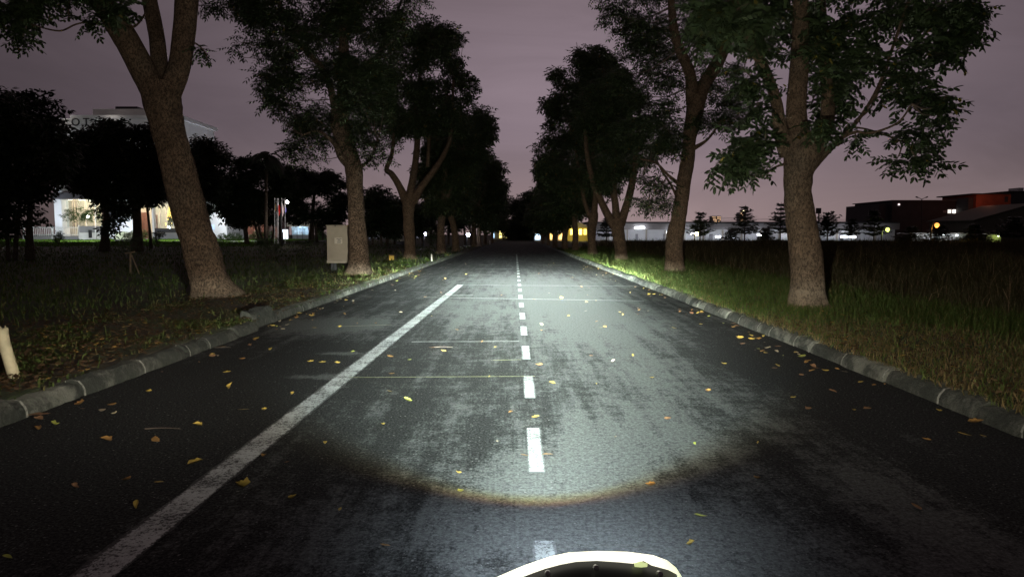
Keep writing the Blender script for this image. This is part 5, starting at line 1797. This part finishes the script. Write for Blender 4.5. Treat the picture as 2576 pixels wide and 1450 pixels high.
# pale bent stump at the left edge
g0 = G(42, 950, 0.105)
st_ = tag(empty("pale_stump", g0), "pale barkless bent stump leaning left on the near left verge", "stump")
dd = g0.y
pts = [g0 + Vector((0.03, 0, -0.06)), P(36, 945, dd), P(22, 900, dd - 0.02), P(10, 860, dd - 0.03), P(3, 826, dd - 0.04)]
li, ra = smooth_line(pts, [0.048, 0.046, 0.045, 0.046, 0.050], 5)
msp = plain("peeled_wood", (0.50, 0.43, 0.28), 0.7, 0.12, 14)
MB().tube(li, ra, 12, bump=0.08).build("stem", msp, st_, smooth=True)
tp = li[-1]
for k in range(5):
    a = k * 1.3
    q = tp + Vector((math.cos(a) * 0.035, math.sin(a) * 0.035, -0.005))
    MB().tube([q, q + Vector((0.004, 0, 0.018 + 0.008 * (k % 3)))], [0.012, 0.003], 4).build("splinter", msp, st_)

# staked sapling on the dark lawn
sp = thing_at("staked_sapling", 328, 21.5, "young sapling tied to a wooden stake on the dark left lawn", "sapling", py=690)
b = Vector(sp.location)
mst = plain("stake_wood", (0.30, 0.22, 0.14), 0.8, 0.2, 12)
top = P(328, 636, 21.5)
MB().tube([b + Vector((0, 0, -0.1)), Vector((top.x, b.y, top.z))], 0.028, 7).build("stake", mst, sp)
MB().tube([b + Vector((0.28, 0.05, -0.05)), Vector((top.x + 0.03, b.y, top.z - 0.06))], 0.018, 6).build("stake", mst, sp)
MB().tube([P(314, 637, 21.45), P(339, 633, 21.5)], 0.022, 6).build("crossbar", mst, sp)
MB().tube([b + Vector((-0.03, 0.04, 0)), Vector((top.x - 0.01, b.y + 0.04, top.z + 0.45))], [0.014, 0.006], 5).build("stem", M['twig'], sp)
q = np.array([[top.x + rng.normal(0, 0.16), b.y + rng.normal(0, 0.16), top.z + 0.15 + rng.uniform(0, 0.45)] for _ in range(9)])
V, F = place_rosettes('mid', q, 0.6)
mesh_obj("foliage", V, F, M['leaf'], sp)

# ================================================================== THE MOTORCYCLE THE PICTURE IS TAKEN FROM
mo = tag(empty("motorcycle", (0.10, 0.9, 0)), "motorcycle front with glowing headlight rim at the bottom edge of the picture", "motorcycle")
DM = 0.86
S = 1 / 1.5534
outer = [(1900, 2275), (1940, 2252), (1990, 2230), (2050, 2205), (2150, 2171), (2220, 2156), (2330, 2150), (2450, 2153), (2550, 2166), (2605, 2186), (2640, 2214), (2663, 2250), (2668, 2275)]
inner = [(2000, 2275), (2040, 2252), (2085, 2235), (2130, 2219), (2190, 2203), (2250, 2192), (2330, 2188), (2420, 2194), (2470, 2199), (2515, 2189), (2545, 2206), (2640, 2232), (2655, 2275)]
vs, fs = [], []
n = len(outer)
for i in range(n):
    o_ = P(outer[i][0] * S, outer[i][1] * S, DM); q_ = P(inner[i][0] * S, inner[i][1] * S, DM - 0.012)
    m_ = o_.lerp(q_, 0.5) + Vector((0, -0.004, 0.0))
    ob = P(outer[i][0] * S, (outer[i][1] + 6) * S, DM + 0.040); qb = P(inner[i][0] * S, (inner[i][1] - 2) * S, DM + 0.030)
    vs += [o_, m_, q_, qb, ob]
for i in range(n - 1):
    for j in range(5):
        a = i * 5 + j; b_ = i * 5 + (j + 1) % 5
        fs.append((a, b_, b_ + 5, a + 5))
fs += [tuple(range(4, -1, -1)), tuple(range((n - 1) * 5, n * 5))]


def rim_mat():
    m, nt, b = new_mat("glowing_rim")  # emission stands in for headlight light shining through the lip
    g = geo(nt)
    x, y, z = sep(nt, g.outputs['Position'])
    t = x.step(0.17, 0.25)
    c = mix(nt, t, (1.0, 0.96, 0.78), (0.80, 0.88, 0.38))
    nt.links.new(c, b.inputs['Emission Color'])
    b.inputs['Base Color'].default_value = (0.8, 0.8, 0.75, 1)
    s = 1.45 - t * 0.70
    nt.links.new(s.s, b.inputs['Emission Strength'])
    return m


mesh_obj("headlight_rim", vs, fs, rim_mat(), mo, smooth=True)
# dark shell behind the rim
vs, fs = [], []
m_ = 7
for i in range(n):
    q_ = P(inner[i][0] * S, inner[i][1] * S, DM - 0.012)
    for k in range(m_):
        t = k / (m_ - 1)
        c = Vector((0.10, DM - 0.20, 0.80))
        w = q_.lerp(c, t * 0.9)
        w.z = q_.z - 0.002 + (c.z - q_.z) * (t ** 0.75)
        vs.append(w + Vector((0, 0.015 * (1 - t), 0)))
for i in range(n - 1):
    for k in range(m_ - 1):
        a = i * m_ + k
        fs.append((a, a + 1, a + m_ + 1, a + m_))
mesh_obj("headlight_shell", vs, fs, M['black'], mo, smooth=True)
tb = P(2590 * S, 2202 * S, DM - 0.02)
tb = P(2503 * S, 2205 * S, DM - 0.014)
MB().tube([(tb.x - 0.008, tb.y, tb.z), (tb.x, tb.y, tb.z + 0.001), (tb.x + 0.008, tb.y, tb.z)], [0.0022, 0.0038, 0.0022], 8).build("rim_tab", glow("tab_glow", (0.8, 0.9, 0.4), 0.8), mo)
for (sx, sy) in ((2140, 2238), (2330, 2216), (2580, 2240)):
    c0 = P(sx * S, sy * S, DM - 0.030)
    MB().tube([c0 + Vector((0, 0.01, -0.004)), c0, c0 + Vector((0, -0.001, 0.0005))], [0.0035, 0.0035, 0.002], 8).build("screw", M['steel'], mo)
for s in (-1, 1):
    MB().tube([(0.10 + 0.09 * s, 0.66, 0.86), (0.10 + 0.09 * s, 0.86, 0.32)], [0.022, 0.028], 10).build("fork_leg", M['steel'], mo, smooth=True)
li, ra = smooth_line([(-0.26, 0.32, 0.90), (-0.08, 0.50, 0.92), (0.10, 0.55, 0.90), (0.28, 0.50, 0.92), (0.46, 0.32, 0.90)], [0.013] * 5, 6)
MB().tube(li, ra, 8).build("handlebar", M['black'], mo, smooth=True)
MB().tube([(0.10, 0.55, 0.90), (0.10, 0.66, 0.82), (0.10, 0.68, 0.70)], [0.03, 0.035, 0.03], 10).build("steering_head", M['black'], mo, smooth=True)
v, f = [], []
nw, nc = 32, 10
for i in range(nw):
    a = 2 * math.pi * i / nw
    for k in range(nc):
        b_ = 2 * math.pi * k / nc
        r_ = 0.25 + 0.04 * math.cos(b_)
        v.append((0.10 + 0.035 * math.sin(b_), 0.88 + r_ * math.cos(a), 0.29 + r_ * math.sin(a)))
for i in range(nw):
    for k in range(nc):
        f.append((i * nc + k, i * nc + (k + 1) % nc, ((i + 1) % nw) * nc + (k + 1) % nc, ((i + 1) % nw) * nc + k))
wl = mesh_obj("wheel", v, f, M['rubber'], mo, smooth=True)
MB().tube([(0.07, 0.88, 0.29), (0.13, 0.88, 0.29)], 0.05, 16).build("hub", M['steel'], wl)
for k in range(6):
    a = k * math.pi / 3
    MB().tube([(0.10, 0.88, 0.29), (0.10, 0.88 + 0.225 * math.cos(a), 0.29 + 0.225 * math.sin(a))], 0.012, 6).build("spoke", M['steel'], wl)
fd = []
for i in range(9):
    a = R(20 + i * 17)
    fd.append([(0.10 + u, 0.88 + (0.315 - abs(u) * 0.4) * math.cos(a), 0.29 + (0.315 - abs(u) * 0.4) * math.sin(a)) for u in (-0.05, -0.025, 0, 0.025, 0.05)])
vs = [p for r_ in fd for p in r_]
fs = [(i * 5 + k, i * 5 + k + 1, (i + 1) * 5 + k + 1, (i + 1) * 5 + k) for i in range(8) for k in range(4)]
mesh_obj("mudguard", vs, fs, M['black'], mo, smooth=True)

# ================================================================== FALLEN LEAVES AND TWIGS ON THE ROAD
def leaf_mesh(seed, mat):
    r = random.Random(seed)
    n = 6
    curl = r.uniform(-1.2, 1.2); cup = r.uniform(0.1, 1.3); bend = r.uniform(-0.35, 0.35); fat = r.uniform(0.26, 0.55)
    vs, fs = [], []
    for i in range(n + 1):
        t = i / n
        w = fat * math.sin(math.pi * min(1, 0.04 + t ** 0.8 * 0.96)) * r.uniform(0.7, 1.2) * 0.5
        x = t - 0.5
        z = 0.02 + cup * 0.5 * (x * x) + curl * 0.12 * x
        vs += [(x, bend * x * x * 2 + w, z + cup * w * 0.9), (x, bend * x * x * 2, z), (x, bend * x * x * 2 - w, z + cup * w * 0.9)]
    for i in range(n):
        a = 3 * i
        fs += [(a, a + 1, a + 4, a + 3), (a + 1, a + 2, a + 5, a + 4)]
    k = len(vs)
    vs += [(-0.5, 0.01, 0.05), (-0.5, -0.01, 0.05), (-0.72, bend * 0.3, 0.10)]
    fs.append((k, k + 1, k + 2))
    zmin = min(v[2] for v in vs)
    me = bpy.data.meshes.new("fallen_leaf")
    me.from_pydata([(x, y, z - zmin + 0.01) for x, y, z in vs], [], fs)
    me.materials.append(M[mat])
    me.polygons.foreach_set('use_smooth', np.ones(len(me.polygons), dtype=bool))
    return me


LEAF = {m: [leaf_mesh(j * 10 + i, 'fl_' + m) for i in range(9)] for j, m in enumerate(('yellow', 'lime', 'orange', 'brown', 'pale'))}
rl = random.Random(21)


def place(xy):
    if xy[0] < KL + 0.75: return "along the left kerb"
    if xy[0] > KR - 0.75: return "along the right kerb"
    e = -1.66 + (xy[1] - 2.7) * 0.013
    if xy[0] < e: return "left of the white edge line"
    if xy[0] < 0.1: return "between edge line and centre dashes"
    return "right of the centre dashes"


DROPPED = []


def drop_leaf(x, y, col, size, rot=None):
    me = rl.choice(LEAF[col])
    o = bpy.data.objects.new("fallen_leaf", me)
    COL.objects.link(o)
    o.location = (x, y, 0.003)
    o.rotation_euler = (rl.uniform(-0.15, 0.15), rl.uniform(-0.15, 0.15), rl.uniform(0, 6.28) if rot is None else rot)
    o.scale = (size, size * rl.uniform(0.8, 1.25), size * rl.uniform(0.8, 1.6))
    DROPPED.append((place((x, y)), col, y, o))


traced = [(575, 977, 'yellow', .15), (612, 1030, 'yellow', .12), (666, 1031, 'yellow', .06), (735, 992, 'yellow', .11), (488, 1165, 'yellow', .12), (319, 1207, 'orange', .09),
          (400, 1212, 'yellow', .08), (188, 1226, 'brown', .09), (340, 1277, 'yellow', .10), (607, 1226, 'yellow', .12), (735, 1253, 'yellow', .07), (662, 1149, 'orange', .07), (720, 1163, 'brown', .05),
          (818, 1115, 'yellow', .08), (965, 1068, 'yellow', .06), (1025, 1008, 'lime', .10), (980, 984, 'yellow', .07), (985, 940, 'orange', .08), (855, 1281, 'yellow', .06), (967, 1374, 'orange', .06),
          (22, 1403, 'lime', .07), (1152, 1190, 'yellow', .05), (1160, 1236, 'lime', .06), (1320, 1147, 'orange', .08), (1378, 1143, 'orange', .09), (1283, 1037, 'orange', .07), (1345, 1050, 'yellow', .08),
          (1390, 965, 'yellow', .11), (1500, 967, 'yellow', .07), (1547, 1100, 'pale', .06), (1747, 1117, 'lime', .05), (1636, 1221, 'orange', .07), (1762, 1299, 'lime', .08), (1737, 1369, 'yellow', .07),
          (1905, 1203, 'orange', .09), (1905, 1113, 'yellow', .05), (2305, 1277, 'orange', .15), (2330, 1107, 'orange', .07), (2180, 1028, 'orange', .13), (2195, 970, 'orange', .10), (1780, 984, 'orange', .07),
          (1640, 950, 'yellow', .07), (1995, 1000, 'yellow', .06), (1355, 918, 'orange', .11), (1540, 910, 'pale', .10), (1590, 895, 'yellow', .09), (1820, 915, 'yellow', .08), (1245, 873, 'yellow', .06),
          (1212, 860, 'orange', .07), (1115, 884, 'yellow', .09), (980, 897, 'orange', .10), (1030, 905, 'lime', .07), (680, 880, 'yellow', .11), (560, 872, 'yellow', .10), (570, 937, 'yellow', .10), (205, 1015, 'orange', .19),
          (100, 1045, 'brown', .18), (497, 1070, 'yellow', .09), (390, 1107, 'orange', .12), (1925, 888, 'yellow', .10), (2000, 887, 'yellow', .12), (1860, 852, 'yellow', .14), (1890, 854, 'yellow', .12),
          (270, 1108, 'orange', .13), (1680, 1055, 'brown', .07), (2095, 985, 'brown', .09), (1250, 1110, 'pale', .05), (810, 912, 'yellow', .10), (850, 914, 'yellow', .09), (780, 910, 'yellow', .09), (790, 825, 'yellow', .12),
          (705, 795, 'orange', .12), (745, 800, 'orange', .14), (1230, 947, 'yellow', .07), (1150, 830, 'orange', .10), (1085, 795, 'yellow', .10), (1430, 795, 'yellow', .10), (1695, 825, 'yellow', .12), (2035, 1030, 'brown', .10)]
for (px, py, c, s) in traced:
    q = G(px, py)
    drop_leaf(q.x, q.y, c, s * 0.80)
cols = ['yellow'] * 5 + ['orange'] * 4 + ['brown'] * 3 + ['pale'] * 2 + ['lime']
for _ in range(62):
    y = 7 * (34 / 7.0) ** (rl.random() ** 0.9)
    drop_leaf(rl.uniform(KL + 0.1, KR - 0.1), y, rl.choice(cols), rl.uniform(.05, .10))
for _ in range(80):
    y = 4.5 * (30 / 4.5) ** rl.random() if _ % 3 else rl.choice((6.6, 8.1, 9.3, 12.0, 15.5)) + rl.gauss(0, 0.25)
    drop_leaf(KR - abs(rl.gauss(0.05, 0.30)) - 0.04, y, rl.choice(cols), rl.uniform(.05, .10))
for _ in range(66):
    y = 4.0 * (30 / 4.0) ** rl.random() if _ % 3 else rl.choice((5.2, 7.4, 10.2, 11.6, 14.0)) + rl.gauss(0, 0.25)
    drop_leaf(KL + (0.10 if y < 9.8 else -0.08) + abs(rl.gauss(0.05, 0.30)), y, rl.choice(cols), rl.uniform(.05, .10))
for (px, py, L, rot, lab) in ((410, 1080, .24, 0.12, "thin twig lying in the dark left of the edge line"),
                              (560, 875, .18, 0.3, "short twig by the left kerb below the gap"), (1115, 874, .22, 0.1, "twig lying across the left lane beyond the yellow line")):
    q = G(px * 1.0 if px > 500 else px, py)
    tw = MB()
    li, ra = smooth_line([(-L / 2, 0, 0.012), (0, 0.008, 0.012), (L / 2, -0.012, 0.008)], [0.004, 0.003, 0.002], 4)
    o = MB().tube(li, ra, 5).build("twig", plain("dry_twig", (0.10, 0.075, 0.06), 0.8, 0.2, 20))
    o.location = (q.x, q.y, 0.0); o.rotation_euler = (0, 0, rot)
    tag(o, lab, "twig", "twigs on the road")

ONES = "first second third fourth fifth sixth seventh eighth ninth tenth eleventh twelfth thirteenth fourteenth fifteenth sixteenth seventeenth eighteenth nineteenth twentieth".split()
TENS = {2: "twenty", 3: "thirty", 4: "forty", 5: "fifty", 6: "sixty"}


def ordinal(n):
    if n < 20: return ONES[n]
    t, u = divmod(n + 1, 10)
    return TENS[t].replace("ty", "tieth") if u == 0 else TENS[t] + "-" + ONES[u - 1]


for pl, col in sorted({(a, b) for a, b, _, _ in DROPPED}):
    row = sorted([(y, i, o) for i, (a, b, y, o) in enumerate(DROPPED) if (a, b) == (pl, col)], key=lambda t: t[:2])
    for i, (y, _, o) in enumerate(row):
        tag(o, "%s fallen leaf %s, %s nearest the camera" % (col, pl, ordinal(i)), "leaf", "fallen leaves on the road")
